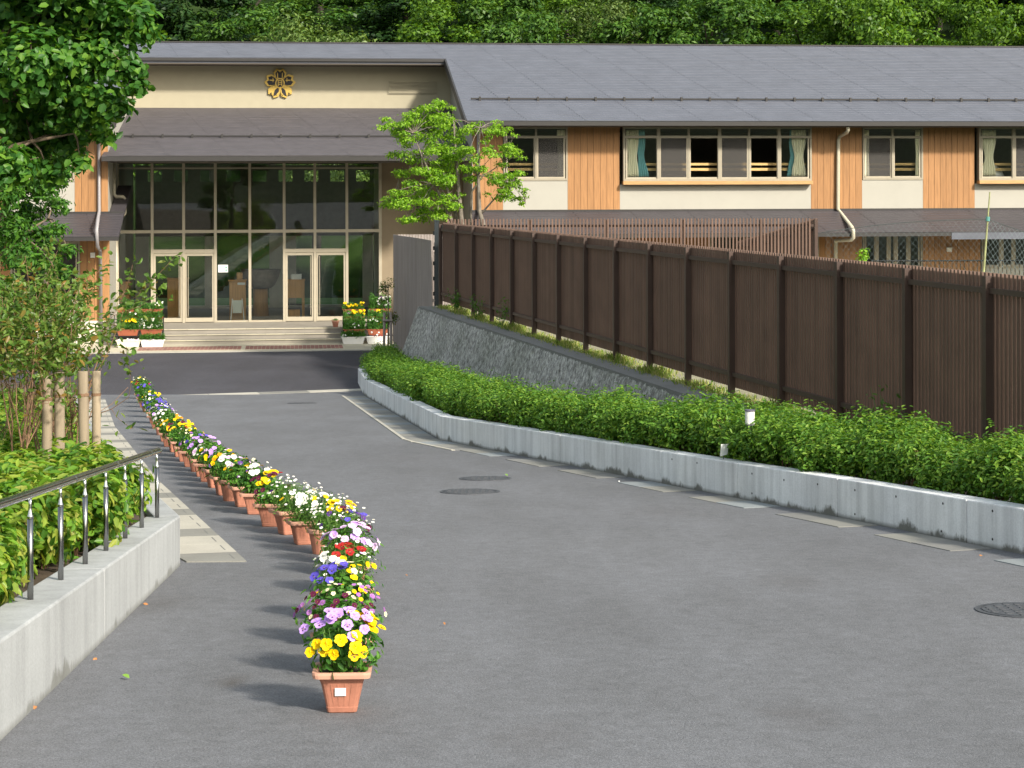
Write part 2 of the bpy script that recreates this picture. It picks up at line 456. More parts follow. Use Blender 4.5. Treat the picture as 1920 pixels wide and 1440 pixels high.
class MB:
    def __init__(s): s.V = []; s.F = []; s.M = []
    def add(s, vs, fs, mi=0):
        b = len(s.V)
        s.V += [tuple(v) for v in vs]
        s.F += [tuple(i + b for i in f) for f in fs]
        s.M += [mi] * len(fs)
        return s
    def box(s, a, b, mi=0):
        x0, y0, z0 = (min(a[i], b[i]) for i in range(3)); x1, y1, z1 = (max(a[i], b[i]) for i in range(3))
        return s.add([(x0, y0, z0), (x1, y0, z0), (x1, y1, z0), (x0, y1, z0), (x0, y0, z1), (x1, y0, z1), (x1, y1, z1), (x0, y1, z1)],
                     [(0, 3, 2, 1), (4, 5, 6, 7), (0, 1, 5, 4), (1, 2, 6, 5), (2, 3, 7, 6), (3, 0, 4, 7)], mi)
    def hexa(s, bot, top, mi=0):
        return s.add(list(bot) + list(top), [(3, 2, 1, 0), (4, 5, 6, 7), (0, 1, 5, 4), (1, 2, 6, 5), (2, 3, 7, 6), (3, 0, 4, 7)], mi)
    def poly(s, pts, mi=0):
        return s.add(pts, [tuple(range(len(pts)))], mi)
    def tube(s, pts, r, n=8, mi=0, cap=True):
        pts = [Vector(p) for p in pts]
        rs = r if isinstance(r, (list, tuple)) else [r] * len(pts)
        vs, fs = [], []
        prev = None
        for i, p in enumerate(pts):
            t = (pts[min(i + 1, len(pts) - 1)] - pts[max(i - 1, 0)])
            t = t.normalized() if t.length > 1e-9 else Vector((0, 0, 1))
            if prev is None:
                a = Vector((1, 0, 0)) if abs(t.x) < 0.8 else Vector((0, 1, 0))
                u = t.cross(a).normalized()
            else:
                u = (prev - t * prev.dot(t))
                u = u.normalized() if u.length > 1e-6 else t.cross(Vector((0, 1, 0))).normalized()
            prev = u
            w = t.cross(u)
            for k in range(n):
                an = 2 * math.pi * k / n
                vs.append(p + (u * math.cos(an) + w * math.sin(an)) * rs[i])
        for i in range(len(pts) - 1):
            for k in range(n):
                fs.append((i * n + k, i * n + (k + 1) % n, (i + 1) * n + (k + 1) % n, (i + 1) * n + k))
        if cap:
            fs.append(tuple(reversed(range(n)))); fs.append(tuple(range((len(pts) - 1) * n, len(pts) * n)))
        return s.add(vs, fs, mi)
    def loft(s, rings, mi=0, cap0=True, cap1=True):
        n = len(rings[0]); vs = [p for r in rings for p in r]; fs = []
        for i in range(len(rings) - 1):
            for k in range(n):
                fs.append((i * n + k, i * n + (k + 1) % n, (i + 1) * n + (k + 1) % n, (i + 1) * n + k))
        if cap0: fs.append(tuple(reversed(range(n))))
        if cap1: fs.append(tuple(range((len(rings) - 1) * n, len(rings) * n)))
        return s.add(vs, fs, mi)
    def prism(s, poly, axis_vec, mi=0):
        d = Vector(axis_vec); n = len(poly)
        a = [Vector(p) for p in poly]; b = [p + d for p in a]
        fs = [tuple(reversed(range(n))), tuple(range(n, 2 * n))]
        fs += [(k, (k + 1) % n, n + (k + 1) % n, n + k) for k in range(n)]
        return s.add(a + b, fs, mi)
    def mesh(s, name, mats, org=(0, 0, 0), smooth=False):
        me = bpy.data.meshes.new(name)
        o = Vector(org)
        me.from_pydata([(v[0] - o.x, v[1] - o.y, v[2] - o.z) for v in s.V], [], s.F)
        for m in mats_of(mats): me.materials.append(m)
        if len(set(s.M)) > 1 or any(s.M): me.polygons.foreach_set('material_index', s.M)
        if smooth: me.polygons.foreach_set('use_smooth', [True] * len(s.F))
        me.update()
        return me
    def build(s, name, mats, parent=None, at=None, smooth=False):
        if parent is not None:
            return link(name, s.mesh(name, mats, ORG.get(parent.name, (0, 0, 0)), smooth), parent)
        org = Vector(at) if at is not None else Vector((0, 0, 0))
        return link(name, s.mesh(name, mats, org, smooth), None, org)
def fix_normals(o):
    bm = bmesh.new(); bm.from_mesh(o.data)
    bmesh.ops.recalc_face_normals(bm, faces=bm.faces); bm.to_mesh(o.data); bm.free()
    return o
UB = {}
def ubox(mat):
    if mat not in UB:
        UB[mat] = MB().box((-.5, -.5, -.5), (.5, .5, .5)).mesh('piece_' + mat, mat)
    return UB[mat]
def piece(name, mat, parent, a, b):
    """an axis-aligned box between corners a, b in the parent's frame, sharing one mesh"""
    org = ORG.get(parent.name, Vector((0, 0, 0))) if parent is not None else Vector((0, 0, 0))
    c = (Vector(a) + Vector(b)) / 2 - org
    sz = [abs(b[i] - a[i]) for i in range(3)]
    return link(name, ubox(mat), parent, c, (0, 0, 0), sz)
def norm(v):
    return v / np.maximum(np.linalg.norm(v, axis=1, keepdims=True), 1e-9)
def leaves(P, N, L, W, rng, fold=0.3, simple=False, dirs=None, curl=0.15):
    """leaf blades at points P with facing N"""
    n = len(P)
    N = norm(N)
    d = rng.normal(size=(n, 3)) if dirs is None else dirs
    d = norm(d - N * np.sum(d * N, axis=1, keepdims=True))
    s = np.cross(N, d)
    L = np.broadcast_to(np.asarray(L, float), (n,))[:, None]; W = np.broadcast_to(np.asarray(W, float), (n,))[:, None]
    if simple:
        V = np.stack([P - d * L * .5, P + s * W * .5 + N * W * fold, P + d * L * .5 - N * L * curl, P - s * W * .5 + N * W * fold], 1).reshape(-1, 3)
        Fq = np.arange(n * 4).reshape(n, 4)
        return V, Fq
    e = N * W * fold * .5
    V = np.stack([P, P + d * L * .32 + s * W * .5 + e, P + d * L * .68 + s * W * .42 + e - N * L * curl * .4, P + d * L - N * L * curl,
                  P + d * L * .68 - s * W * .42 + e - N * L * curl * .4, P + d * L * .32 - s * W * .5 + e], 1).reshape(-1, 3)
    b = np.arange(n)[:, None] * 6
    Fq = np.concatenate([b + np.array([0, 3, 2, 1]), b + np.array([0, 5, 4, 3])], 1).reshape(-1, 4)
    return V, Fq
def merge(parts):
    Vs, Fs, o = [], [], 0
    for V, Fq in parts:
        Vs.append(V); Fs.append(Fq + o); o += len(V)
    return np.concatenate(Vs), np.concatenate(Fs)
def blob_points(n, c, r, rng, power=2.4, zmin=None):
    d = norm(rng.normal(size=(n, 3)))
    rad = rng.random(n) ** (1 / power)
    wob = 1 + 0.22 * np.sin(d[:, 0] * 5 + c[0] * 3) * np.cos(d[:, 1] * 4 + c[1]) + 0.12 * np.sin(d[:, 2] * 7 + c[2])
    P = np.array(c) + d * np.array(r) * (rad * wob)[:, None]
    N = d * np.array([1, 1, 1.0]) + np.array([0, 0, 0.55]) + rng.normal(size=(n, 3)) * 0.5
    return P, N

# ================================================================== SETTING
def hills(x, y):
    h = 0.0
    back = max(0.0, y - 82.0)
    h += min(back * 0.62, 70.0)
    r = math.hypot(x, y - 20)
    if y < 82:
        h += max(0.0, min((r - 110.0) * 0.22, 45.0))
    return h
def make_terrain():
    xs = sorted(set(list(range(-400, 401, 20)) + list(range(-60, 61, 4))))
    ys = sorted(set(list(range(-300, 401, 20)) + list(range(-40, 121, 4))))
    V = []
    for y in ys:
        for x in xs:
            base = gz(max(-30.0, min(y, 60.0))) - 0.35
            h = hills(x, y)
            if h > 0: h += 2.0 * noise.noise(Vector((x * .03, y * .03, 1.0))) * min(1, h / 5)
            V.append((x, y, base + h))
    nx = len(xs)
    Fq = [(j * nx + i, j * nx + i + 1, (j + 1) * nx + i + 1, (j + 1) * nx + i) for j in range(len(ys) - 1) for i in range(nx - 1)]
    m, nt, bs, out = new_mat('hill_green')
    n = noise_tex(nt, coords(nt, kind='Position'), 0.35, 8, 0.7)
    nt.links.new(ramp(nt, n, [(0.35, (0.007, 0.015, 0.004)), (0.5, (0.018, 0.036, 0.009)), (0.7, (0.034, 0.06, 0.015))]), bs.inputs['Base Color'])
    bs.inputs['Roughness'].default_value = 1.0
    bs.inputs['Specular IOR Level'].default_value = 0.1
    o = link('terrain', np_mesh('terrain', V, Fq, 'hill_green', smooth=True))
    tag(o, kind='structure')
make_terrain()

# driveway ramp and its flat foot, as one sheet
d = MB()
ys = [-12, 0, 12, 24, 36, YFLAT, 52]
for i in range(len(ys) - 1):
    d.poly([(-16, ys[i], gz(ys[i])), (9.5, ys[i], gz(ys[i])), (9.5, ys[i + 1], gz(ys[i + 1])), (-16, ys[i + 1], gz(ys[i + 1]))])
driveway = tag(d.build('driveway', 'asphalt'), kind='structure')
# dark level road in front of the school, starting at the pale cross strip
SA, SB = on_ground(200, 743), on_ground(684, 731)
sdir = (SB - SA).normalized()
sl = SA - sdir * 25; sr = SB + sdir * 1.2
KA, KB = bw(-30, 58.35, 0), bw(24, 58.35, 0)
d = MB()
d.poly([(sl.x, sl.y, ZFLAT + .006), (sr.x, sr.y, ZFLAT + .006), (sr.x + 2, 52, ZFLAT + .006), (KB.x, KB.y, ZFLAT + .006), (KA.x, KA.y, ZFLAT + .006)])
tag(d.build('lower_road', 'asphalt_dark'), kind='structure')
# cross strip of concrete kerb blocks
strip = empty('concrete_cross_strip', (SA.x, SA.y, ZFLAT))
tag(strip, kind='structure')
L = (SB - SA).length
sn = Vector((-sdir.y, sdir.x, 0))
k = -6
while k * 1.2 < L - 0.2:
    a = SA + sdir * (k * 1.2 + .006); b = SA + sdir * min(k * 1.2 + 1.194, L)
    w = 0.20
    mt = 'concrete_pale' if k % 3 else 'concrete_slab'
    q = [a - sn * w, b - sn * w, b + sn * w, a + sn * w]
    MB().hexa([(p.x, p.y, ZFLAT - .05) for p in q], [(p.x, p.y, ZFLAT + .014) for p in q]).build('kerb_block', mt, strip)
    k += 1
# soft dark stains are in the asphalt material; manhole covers are things
def manhole(px, py, rx, label):
    c = on_ground(px, py)
    e = empty('manhole_cover', c)
    sl_ = math.atan(SLOPE) if c.y < YFLAT else 0
    e.rotation_euler = (-sl_, 0, 0)
    ORG[e.name] = Vector((0, 0, 0))
    m = MB()
    ring = lambda r, z: [(r * math.cos(t * math.pi / 20), r * math.sin(t * math.pi / 20), z) for t in range(40)]
    m.loft([ring(rx, -.02), ring(rx, .006), ring(rx - .035, .007)], cap0=True, cap1=False)
    m.build('rim', 'cast_iron', e)
    m = MB(); m.loft([ring(rx - .045, -.02), ring(rx - .045, .008)])
    for i in range(7):
        for j in range(7):
            x, y = (i - 3) * .075, (j - 3) * .075
            if math.hypot(x, y) < rx - .09:
                m.box((x - .022, y - .022, .008), (x + .022, y + .022, .0115))
    m.build('lid', 'cast_iron', e)
    tag(e, label, 'manhole cover', 'iron covers set in the asphalt')
manhole(881, 922, .33, 'round iron cover nearer of the pair in the middle of the driveway')
manhole(910, 897.5, .31, 'round iron cover farther of the pair in the middle of the driveway')
manhole(566, 756, .32, 'round iron cover near the pale strip at the bottom of the driveway')
manhole(1924, 1145, .33, 'round iron cover cut by the right edge of the picture')

# ================================================================== SCHOOL BUILDING
ORGB = (0, 62, ZFLAT)
school = empty('school_building', bw(*ORGB), PHI, ORGB)
tag(school, 'two storey school with cedar and cream walls and grey metal roofs', 'building')
VE, VW, VL, V1 = 60.9, 62.0, 60.15, 62.0       # roof eave, upper wall, lower roof eave, ground floor wall
VG, VC, VM = 65.2, 61.3, 70.4                   # entrance glazing, canopy eave, crest wall
UE, UWL = 5.76, -5.85                           # ends of the right and left wings
UL, UR = -17.5, 36.0
ZE = fz(1400, 227, VE)                          # top of the roof edge
ZFB = fz(1400, 236, VE)                         # bottom of the fascia
SLR = 0.30
def on_roof(px, py):
    a, b = ray(px, py)
    dv = -a * math.sin(PHI) + math.cos(PHI); du = a * math.cos(PHI) + math.sin(PHI)
    t = (ZE - SLR * VE) / (b - SLR * dv)
    return t * du, t * dv, t * b
VR = on_roof(1100, 84.5)[1]; ZR = ZE + SLR * (VR - VE)
VCUT = on_roof(700, 111)[1]; ZCUT = ZE + SLR * (VCUT - VE)
UC0, UC1 = -5.58, 5.50
def roof_panels(name, u0, u1, v0, z0, v1, slope, mat, parent, course=0.235, plen=1.9, stag=-0.05, seed=1, cut=None):
    """courses of overlapping metal shingles, each a little proud of the one above it"""
    rnd = random.Random(seed)
    m = MB()
    n = int(round((v1 - v0) / course)); cv = (v1 - v0) / n
    for i in range(n):
        va, vb = v0 + i * cv, v0 + (i + 1) * cv + 0.03
        rows = [(u0, u1)]
        if cut and va < cut[2] - 1e-6:
            rows = [(u0, cut[0]), (cut[1], u1)]
        for (ua, ub) in rows:
            u = ua - ((-i * stag) % plen)
            while u < ub:
                a, b = max(u + .006, ua), min(u + plen - .006, ub)
                if b - a > 0.03:
                    j = rnd.uniform(-.0025, .0025)
                    za, zb = z0 + (va - v0) * slope + .020 + j, z0 + (vb - v0) * slope + .004 + j
                    m.add([(a, va, za - .020), (b, va, za - .020), (a, va, za), (b, va, za), (b, min(vb, v1), zb), (a, min(vb, v1), zb)],
                          [(0, 1, 3, 2), (2, 3, 4, 5)])
                u += plen
    return m.build(name, mat, parent)
def snow_guard(parent, u0, u1, v, z, step):
    g = MB().tube([(u0, v, z + .085), (u1, v, z + .085)], .03, 6).build('snow_guard', 'fascia', parent)
    u = u0 + .3
    while u < u1:
        MB().box((u - .035, v - .05, z), (u + .035, v + .05, z + .15)).build('bracket', 'fascia', g)
        u += step
    return g
# main roof: slab with a notch above the entrance
m = MB()
th = .16
def slab(u0, u1, v0, v1):
    za, zb = ZE + SLR * (v0 - VE), ZE + SLR * (v1 - VE)
    m.hexa([(u0, v0, za - th), (u1, v0, za - th), (u1, v1, zb - th), (u0, v1, zb - th)], [(u0, v0, za), (u1, v0, za), (u1, v1, zb), (u0, v1, zb)])
slab(UL, UC0, VE, VCUT); slab(UC1, UR, VE, VCUT); slab(UL, UR, VCUT, VR)
# rear slope
m.hexa([(UL, VR, ZR - th), (UR, VR, ZR - th), (UR, VR + 3.2, ZR - th - 1.0), (UL, VR + 3.2, ZR - th - 1.0)],
       [(UL, VR, ZR), (UR, VR, ZR), (UR, VR + 3.2, ZR - 1.0), (UL, VR + 3.2, ZR - 1.0)])
roof = m.build('roof', 'roof_slate', school)
sh = roof_panels('shingle_courses', UL, UR, VE - .03, ZE, VR, SLR, 'roof_slate', roof, cut=(UC0, UC1, VCUT)); sh['kind'] = 'stuff'
MB().box((UL, VR - .12, ZR + .005), (UR, VR + .12, ZR + .05)).build('ridge_cap', 'fascia', roof)
gv = on_roof(1400, 191)
snow_guard(roof, UC1 + .35, UR, gv[1], gv[2], .97)
snow_guard(roof, UL, UC0 - .3, gv[1], gv[2], .97)
for (a, b) in ((UL, UC0), (UC1, UR)):
    MB().box((a, VE - .07, ZFB), (b, VE - .003, ZE - .02)).build('fascia_gutter', 'fascia', roof)
    MB().box((a, VE + .002, ZFB - .02), (b, VW + .05, ZFB + .015)).build('soffit', 'soffit', roof)
MB().box((UC0, VCUT - .07, ZCUT - .09), (UC1, VCUT - .003, ZCUT + .01)).build('fascia_gutter', 'fascia', roof)
MB().box((UC0, VCUT + .002, ZCUT - .20), (UC1, VM + .05, ZCUT - .17)).build('soffit', 'soffit', roof)
for u in (UC1 - .03, UC0 + .03):     # rake trims beside the notch
    dz = SLR * (VCUT - VE)
    MB().hexa([(u - .03, VE, ZE - .26), (u + .03, VE, ZE - .26), (u + .03, VCUT, ZE - .26 + dz), (u - .03, VCUT, ZE - .26 + dz)],
              [(u - .03, VE, ZE + .025), (u + .03, VE, ZE + .025), (u + .03, VCUT, ZE + .025 + dz), (u - .03, VCUT, ZE + .025 + dz)]).build('rake_trim', 'fascia', roof)

# lower lean-to roofs over the ground floor
ZJ = fz(1400, 396, VW); ZLE = fz(1400, 437, VL)
slo = (ZJ - ZLE) / (VW - VL)
ULE = -5.35
for (a, b) in ((UL, ULE), (UE - .1, UR)):
    lo = MB().hexa([(a, VL, ZLE - .10), (b, VL, ZLE - .10), (b, VW + .05, ZJ - .10), (a, VW + .05, ZJ - .10)],
                   [(a, VL, ZLE), (b, VL, ZLE), (b, VW + .05, ZJ + .02), (a, VW + .05, ZJ + .02)]).build('lower_roof', 'roof_lower', school)
    s2 = roof_panels('shingle_courses', a, b, VL - .02, ZLE, VW, slo, 'roof_lower', lo, course=.21, seed=3); s2['kind'] = 'stuff'
    MB().box((a, VL - .06, ZLE - .13), (b, VL - .003, ZLE - .012)).build('fascia_gutter', 'fascia', lo)
    MB().box((a, VW - .035, ZJ + .01), (b, VW + .01, ZJ + .075)).build('flashing', 'fascia', lo)
# the left lower roof runs on back beside the end wall of the left wing
bk = MB().hexa([(UWL + .05, VW + .06, ZJ - .10), (ULE, VW + .06, ZJ - .10), (ULE, VG - .15, ZJ + .75), (UWL + .05, VG - .15, ZJ + .75)],
               [(UWL + .05, VW + .06, ZJ + .02), (ULE, VW + .06, ZJ + .02), (ULE, VG - .15, ZJ + .9), (UWL + .05, VG - .15, ZJ + .9)]).build('lower_roof', 'roof_lower', school)

# ---- upper storey of the wings
def zup(px, py): return fz(px, py, VW)
Z_T = ZFB - .02
Z_SILL = zup(1340, 338); Z_B = ZJ + .075
wall = {}
def boards(px0, px1, z0, z1, V=VW, mat='cedar', py=320, parent=school):
    u0, u1 = fu(px0, V, py), fu(px1, V, py)
    n = max(1, int(round((u1 - u0) / .205))); w = (u1 - u0) / n
    piece('wall_backing', 'interior_dark', parent, (u0, V - .005, z0), (u1, V + .12, z1))
    for i in range(n):
        piece('cedar_board', mat, parent, (u0 + i * w + .005, V - .030, z0), (u0 + (i + 1) * w - .005, V - .006, z1))
def white(px0, px1, z0, z1, V=VW, mat='panel_white', py=360):
    piece('wall_panel', mat, school, (fu(px0, V, py), V - .026, z0), (fu(px1, V, py), V + .12, z1))
def window(px0, px1, z0, z1, ztr, cells, V=VW, screens=(), bay=0.0, fm='frame_beige', py=290, rails=True, nopane=()):
    """frame mesh with a glass pane per cell; cells are pixel columns of the mullions"""
    u0, u1 = fu(px0, V, py), fu(px1, V, py)
    Vf = V - .05 - bay
    m = MB()
    m.box((u0, Vf, z0), (u0 + .06, Vf + .11 + bay, z1)); m.box((u1 - .06, Vf, z0), (u1, Vf + .11 + bay, z1))
    m.box((u0 + .06, Vf, z0), (u1 - .06, Vf + .11 + bay, z0 + .075)); m.box((u0 + .06, Vf, z1 - .05), (u1 - .06, Vf + .11 + bay, z1))
    m.box((u0 + .06, Vf + .004, ztr - .04), (u1 - .06, Vf + .10, ztr + .04))
    us = [u0 + .06] + [fu(c, V, py) for c in cells] + [u1 - .06]
    for i in range(1, len(us) - 1):
        wd = .034 if (i % 2 == 0 or len(us) <= 3) else .055
        m.box((us[i] - wd, Vf + .002, z0 + .075), (us[i] + wd, Vf + .098, z1 - .05))
    w = m.build('window', fm, school)
    for i in range(len(us) - 1):
        a, b = us[i] + .03, us[i + 1] - .03
        piece('pane', 'glass_window', w, (a, Vf + .05, ztr + .041), (b, Vf + .056, z1 - .051))
        off = .03 if i % 2 else .06
        if i not in nopane:
            piece('pane', 'glass_window', w, (a, Vf + off, z0 + .076), (b, Vf + off + .006, ztr - .041))
        # sash rails round the lower pane
        s = MB()
        for (x0, x1, za, zb) in ((a, b, z0 + .076, z0 + .125), (a, a + .045, z0 + .125, ztr - .041), (b - .045, b, z0 + .125, ztr - .041)):
            s.box((x0, Vf + off - .014, za), (x1, Vf + off - .001, zb))
        s.build('sash', 'frame_cream', w)
        if i in screens:
            piece('insect_screen', 'insect_screen', w, (a + .046, Vf + off - .022, z0 + .126), (b - .046, Vf + off - .018, ztr - .042))
    if rails:
        for (ya, yb) in ((305.5, 310), (315, 320)):
            za, zb = zup(px0 / 2 + px1 / 2, yb), zup(px0 / 2 + px1 / 2, ya)
            piece('safety_rail', 'rail_wood', w, (u0 + .1, V + .16, za), (u1 - .1, V + .2, zb))
    return w
ZTR = zup(1340, 257)
zs = lambda px, py: zup(px, py)
# right wing, left to right
boards(886, 943, Z_B, Z_T)
window(944, 1064, Z_SILL - .0, Z_T, ZTR, [1005], screens=(1,))
white(943, 1064, Z_B, Z_SILL - .002)
boards(1064, 1162, Z_B, Z_T)
ZS2 = zup(1340, 341)
window(1167, 1519, ZS2 + .03, Z_T, ZTR, [1233, 1289, 1347, 1402, 1458], screens=(1, 3), bay=.16, nopane=(2, 4))
white(1162, 1520, Z_B, ZS2 - .08)
MB().box((fu(1166, VW, 343), VW - .30, ZS2 - .085), (fu(1520, VW, 343), VW + .10, ZS2 + .028)).build('window_sill', 'cedar_sill', school)
boards(1520, 1616, Z_B, Z_T)
window(1617, 1730, Z_SILL, Z_T, ZTR, [1673], screens=(0,))
white(1616, 1730, Z_B, Z_SILL - .002)
boards(1730, 1827, Z_B, Z_T)
window(1832, 2185, ZS2 + .03, Z_T, ZTR, [1897, 1954, 2012, 2068, 2124], screens=(1, 3), bay=.16)
white(1827, 2186, Z_B, ZS2 - .08)
MB().box((fu(1831, VW, 343), VW - .30, ZS2 - .085), (fu(2186, VW, 343), VW + .10, ZS2 + .028)).build('window_sill', 'cedar_sill', school)
boards(2186, 2290, Z_B, Z_T)
piece('wall_panel', 'panel_white', school, (fu(2290, VW), VW, ZFLAT), (UR, VW + .2, Z_T))
# left wing
boards(140, 203, Z_B, Z_T)
window(20, 140, Z_SILL, Z_T, ZTR, [80], screens=(0,))
white(20, 140, Z_B, Z_SILL - .002)
boards(-75, 20, Z_B, Z_T)
window(-200, -75, Z_SILL, Z_T, ZTR, [-137])
white(-200, -75, Z_B, Z_SILL - .002)
piece('wall_panel', 'panel_white', school, (UL + .2, VW, ZFLAT), (fu(-200, VW), VW + .2, Z_T))
# end walls of the wings (facing the entrance), following the roof slope
def endwall(u0, u1):
    zt = lambda v: ZE + SLR * (v - VE) - th - .01
    m = MB()
    m.hexa([(u0, VW - .028, ZFLAT), (u1, VW - .028, ZFLAT), (u1, VR - .1, ZFLAT), (u0, VR - .1, ZFLAT)],
           [(u0, VW - .028, min(zt(VW), ZFB - .02)), (u1, VW - .028, min(zt(VW), ZFB - .02)), (u1, VR - .1, zt(VR - .1)), (u0, VR - .1, zt(VR - .1))])
    return m.build('end_wall', 'panel_white', school)
endwall(UE, fu(886, VW, 320) - .002)
endwall(fu(203, VW, 320) + .002, UWL)
# class rooms: floors, ceilings and back walls
for (a, b) in ((UL + .25, UWL - .3), (UE + .4, UR)):
    m = MB()
    m.box((a, VW + .125, ZJ - .15), (b, VW + 6, ZJ - .05))
    m.box((a, VW + .125, Z_T + .02), (b, VW + 6, Z_T + .08))
    m.box((a, VW + 6, ZFLAT), (b, VW + 6.2, Z_T + .08))
    m.box((a, VW + .7, ZFLAT + .02), (b, VW + 6, ZFLAT + .12))
    m.build('interior_shell', 'interior_dark', school)
    # furniture silhouettes: cupboards along the back
    for k in range(int((b - a) / 3)):
        piece('cupboard', 'furniture_wood', school, (a + k * 3 + .4, VW + 5.2, ZJ - .05), (a + k * 3 + 2.2, VW + 5.9, ZJ + .9))

# ---- ground floor of the wings
def z1(px, py): return fz(px, py, V1)
Z1T = ZLE - .10 + .0
zt1 = z1(1670, 441)
def low_boards(px0, px1, za, zb): boards(px0, px1, za, zb, V1, 'cedar', 460)
zb1 = ZFLAT + .55
for (p0, p1) in ((886, 1010), (1190, 1330), (1535, 1616), (1730, 1838)):
    low_boards(p0, p1, zb1, ZJ - .12)
for (p0, p1, cells) in ((1010, 1190, [1100]), (1330, 1535, [1400, 1465]), (1617, 1729, [1643, 1666, 1679, 1703]), (1840, 2190, [1877, 1900, 1950, 2010, 2080])):
    window(p0, p1, z1(1670, 505), ZJ - .45, ZJ - .72, cells, V1, fm='frame_beige', py=470, rails=False)
    piece('wall_panel', 'panel_white', school, (fu(p0, V1, 480), V1 - .026, zb1), (fu(p1, V1, 480), V1 + .1, z1(1670, 505) - .003))
    piece('lintel', 'interior_dark', school, (fu(p0, V1, 480), V1 - .02, ZJ - .447), (fu(p1, V1, 480), V1 + .1, ZJ - .12))
piece('plinth', 'plinth', school, (fu(886, V1, 480), V1 - .06, ZFLAT - .2), (UR, V1 + .1, zb1 - .003))
piece('plinth', 'plinth', school, (UL, V1 - .06, ZFLAT - .2), (fu(213, V1, 620), V1 + .1, z1(180, 601) - .003))
low_boards(150, 205, z1(180, 601), ZJ - .12)
window(20, 150, z1(180, 601) + .6, ZJ - .45, ZJ - .9, [85], V1, py=500, rails=False)
piece('wall_panel', 'panel_white', school, (fu(20, V1, 480), V1 - .026, z1(180, 601)), (fu(150, V1, 480), V1 + .1, z1(180, 601) + .597))
low_boards(-100, 20, z1(180, 601), ZJ - .12)
piece('corner_board', 'cedar_sill', school, (fu(205, V1, 500) + .003, V1 - .028, z1(180, 601)), (UWL - .06, V1 + .05, ZJ - .12))
piece('wall_box', 'white_plastic', school, (fu(170, V1, 478), V1 - .11, z1(175, 483)), (fu(178.5, V1, 478), V1 - .031, z1(175, 473.5)))
piece('wall_box', 'white_plastic', school, (fu(1774, V1, 470), V1 - .11, z1(1780, 472)), (fu(1783, V1, 470), V1 - .031, z1(1780, 464)))
# soffit panel patch under the lower roof on the far right
piece('eave_panel', 'roof_slate', school, (fu(1783, VL, 438), VL - .075, ZLE - .24), (UR, VL - .061, ZLE - .02))

# ---- rain pipes
def pipe(pts, r, mat, name='rain_pipe'):
    return MB().tube(pts, r, 8).build(name, mat, school, smooth=True)
P = lambda px, py, V: (fu(px, V, py), V, fz(px, py, V))
pipe([P(1590, 237, VE + .1), P(1590, 243, VE + .12), P(1588, 248, VE + .25), P(1574, 256, VW - .13), P(1572, 264, VW - .12), P(1571, 392, VW - .12), P(1576, 399, VW - .14),
      P(1598, 427, VL - .12), P(1600, 433, VL - .13), P(1600, 446, VL - .12), P(1596, 450, VL - .02), P(1568, 451, V1 - .2), P(1567, 456, V1 - .14), P(1567, 640, V1 - .14)], .062, 'pipe_cream')
pipe([P(186, 238, VE + .1), P(185, 262, VW - .12), P(186, 396, VW - .12), P(183, 415, VL + .1), P(181, 432, VL - .10), P(183, 462, VL - .09), P(188, 470, V1 - .15), P(190, 640, V1 - .15)], .055, 'pipe_grey')
pipe([P(898, 240, VW - .3), P(897, 262, VW - .1), P(897, 395, VW - .1), P(905, 412, VL - .1), P(912, 440, VL - .1)], .055, 'pipe_grey')
pipe([P(214, 306, VG - 1.6), P(214, 364, VG - 1.6), P(218, 369, VG - 1.6), P(231, 369, VG - 1.6), P(234, 373, VG - 1.6), P(234, 400, VG - 1.6), P(231, 404, VG - 1.6), P(222, 404, VG - 1.6)], .06, 'pipe_cream')
pipe([P(218, 440, VG - .5), P(218, 600, VG - .5)], .055, 'pipe_cream')

# ---- entrance: canopy roof
ZCE = fz(480, 292, VC); ZCB = fz(480, 302, VC); ZCM = fz(480, 203, VM)
UK0, UK1 = UWL - .12, UE - .02
slc = (ZCM - ZCE) / (VM - VC)
can = MB().hexa([(UK0, VC, ZCE - .16), (UK1, VC, ZCE - .16), (UK1, VM, ZCM - .16), (UK0 + .13, VM, ZCM - .16)],
                [(UK0, VC, ZCE), (UK1, VC, ZCE), (UK1, VM, ZCM), (UK0 + .13, VM, ZCM)]).build('canopy_roof', 'roof_slate_weathered', school)
s3 = roof_panels('shingle_courses', UWL + .03, UK1, VC - .02, ZCE, VM - .02, slc, 'roof_slate_weathered', can, course=.23, plen=1.9, stag=-.05, seed=9); s3['kind'] = 'stuff'
vg_ = VC + (VM - VC) * .33
snow_guard(can, UWL + .3, UK1 - .2, vg_, ZCE + slc * (vg_ - VC), .97)
MB().box((UK0, VC - .07, ZCB), (UK1, VC - .003, ZCE - .02)).build('fascia_gutter', 'fascia', can)
MB().box((UK0 + .15, VC + .002, ZCB - .02), (UK1, VG + .3, ZCB + .03)).build('soffit', 'soffit', can)
# crest wall above the canopy with louvre
MB().box((UWL + .002, VM, ZCM - .3), (UE - .002, VM + .2, ZCUT + .15)).build('crest_wall', 'stucco', school)
lv = MB().box((fu(728, VM), VM - .03, fz(775, 177, VM)), (fu(822, VM), VM - .002, fz(775, 150, VM))).build('louvre', 'stucco', school)
for k in range(9):
    z = fz(775, 175, VM) + k * (fz(775, 152, VM) - fz(775, 175, VM)) / 9
    MB().hexa([(fu(730, VM), VM - .06, z), (fu(820, VM), VM - .06, z), (fu(820, VM), VM - .032, z + .03), (fu(730, VM), VM - .032, z + .03)],
              [(fu(730, VM), VM - .06, z + .008), (fu(820, VM), VM - .06, z + .008), (fu(820, VM), VM - .032, z + .038), (fu(730, VM), VM - .032, z + .038)]).build('slat', 'stucco', lv)

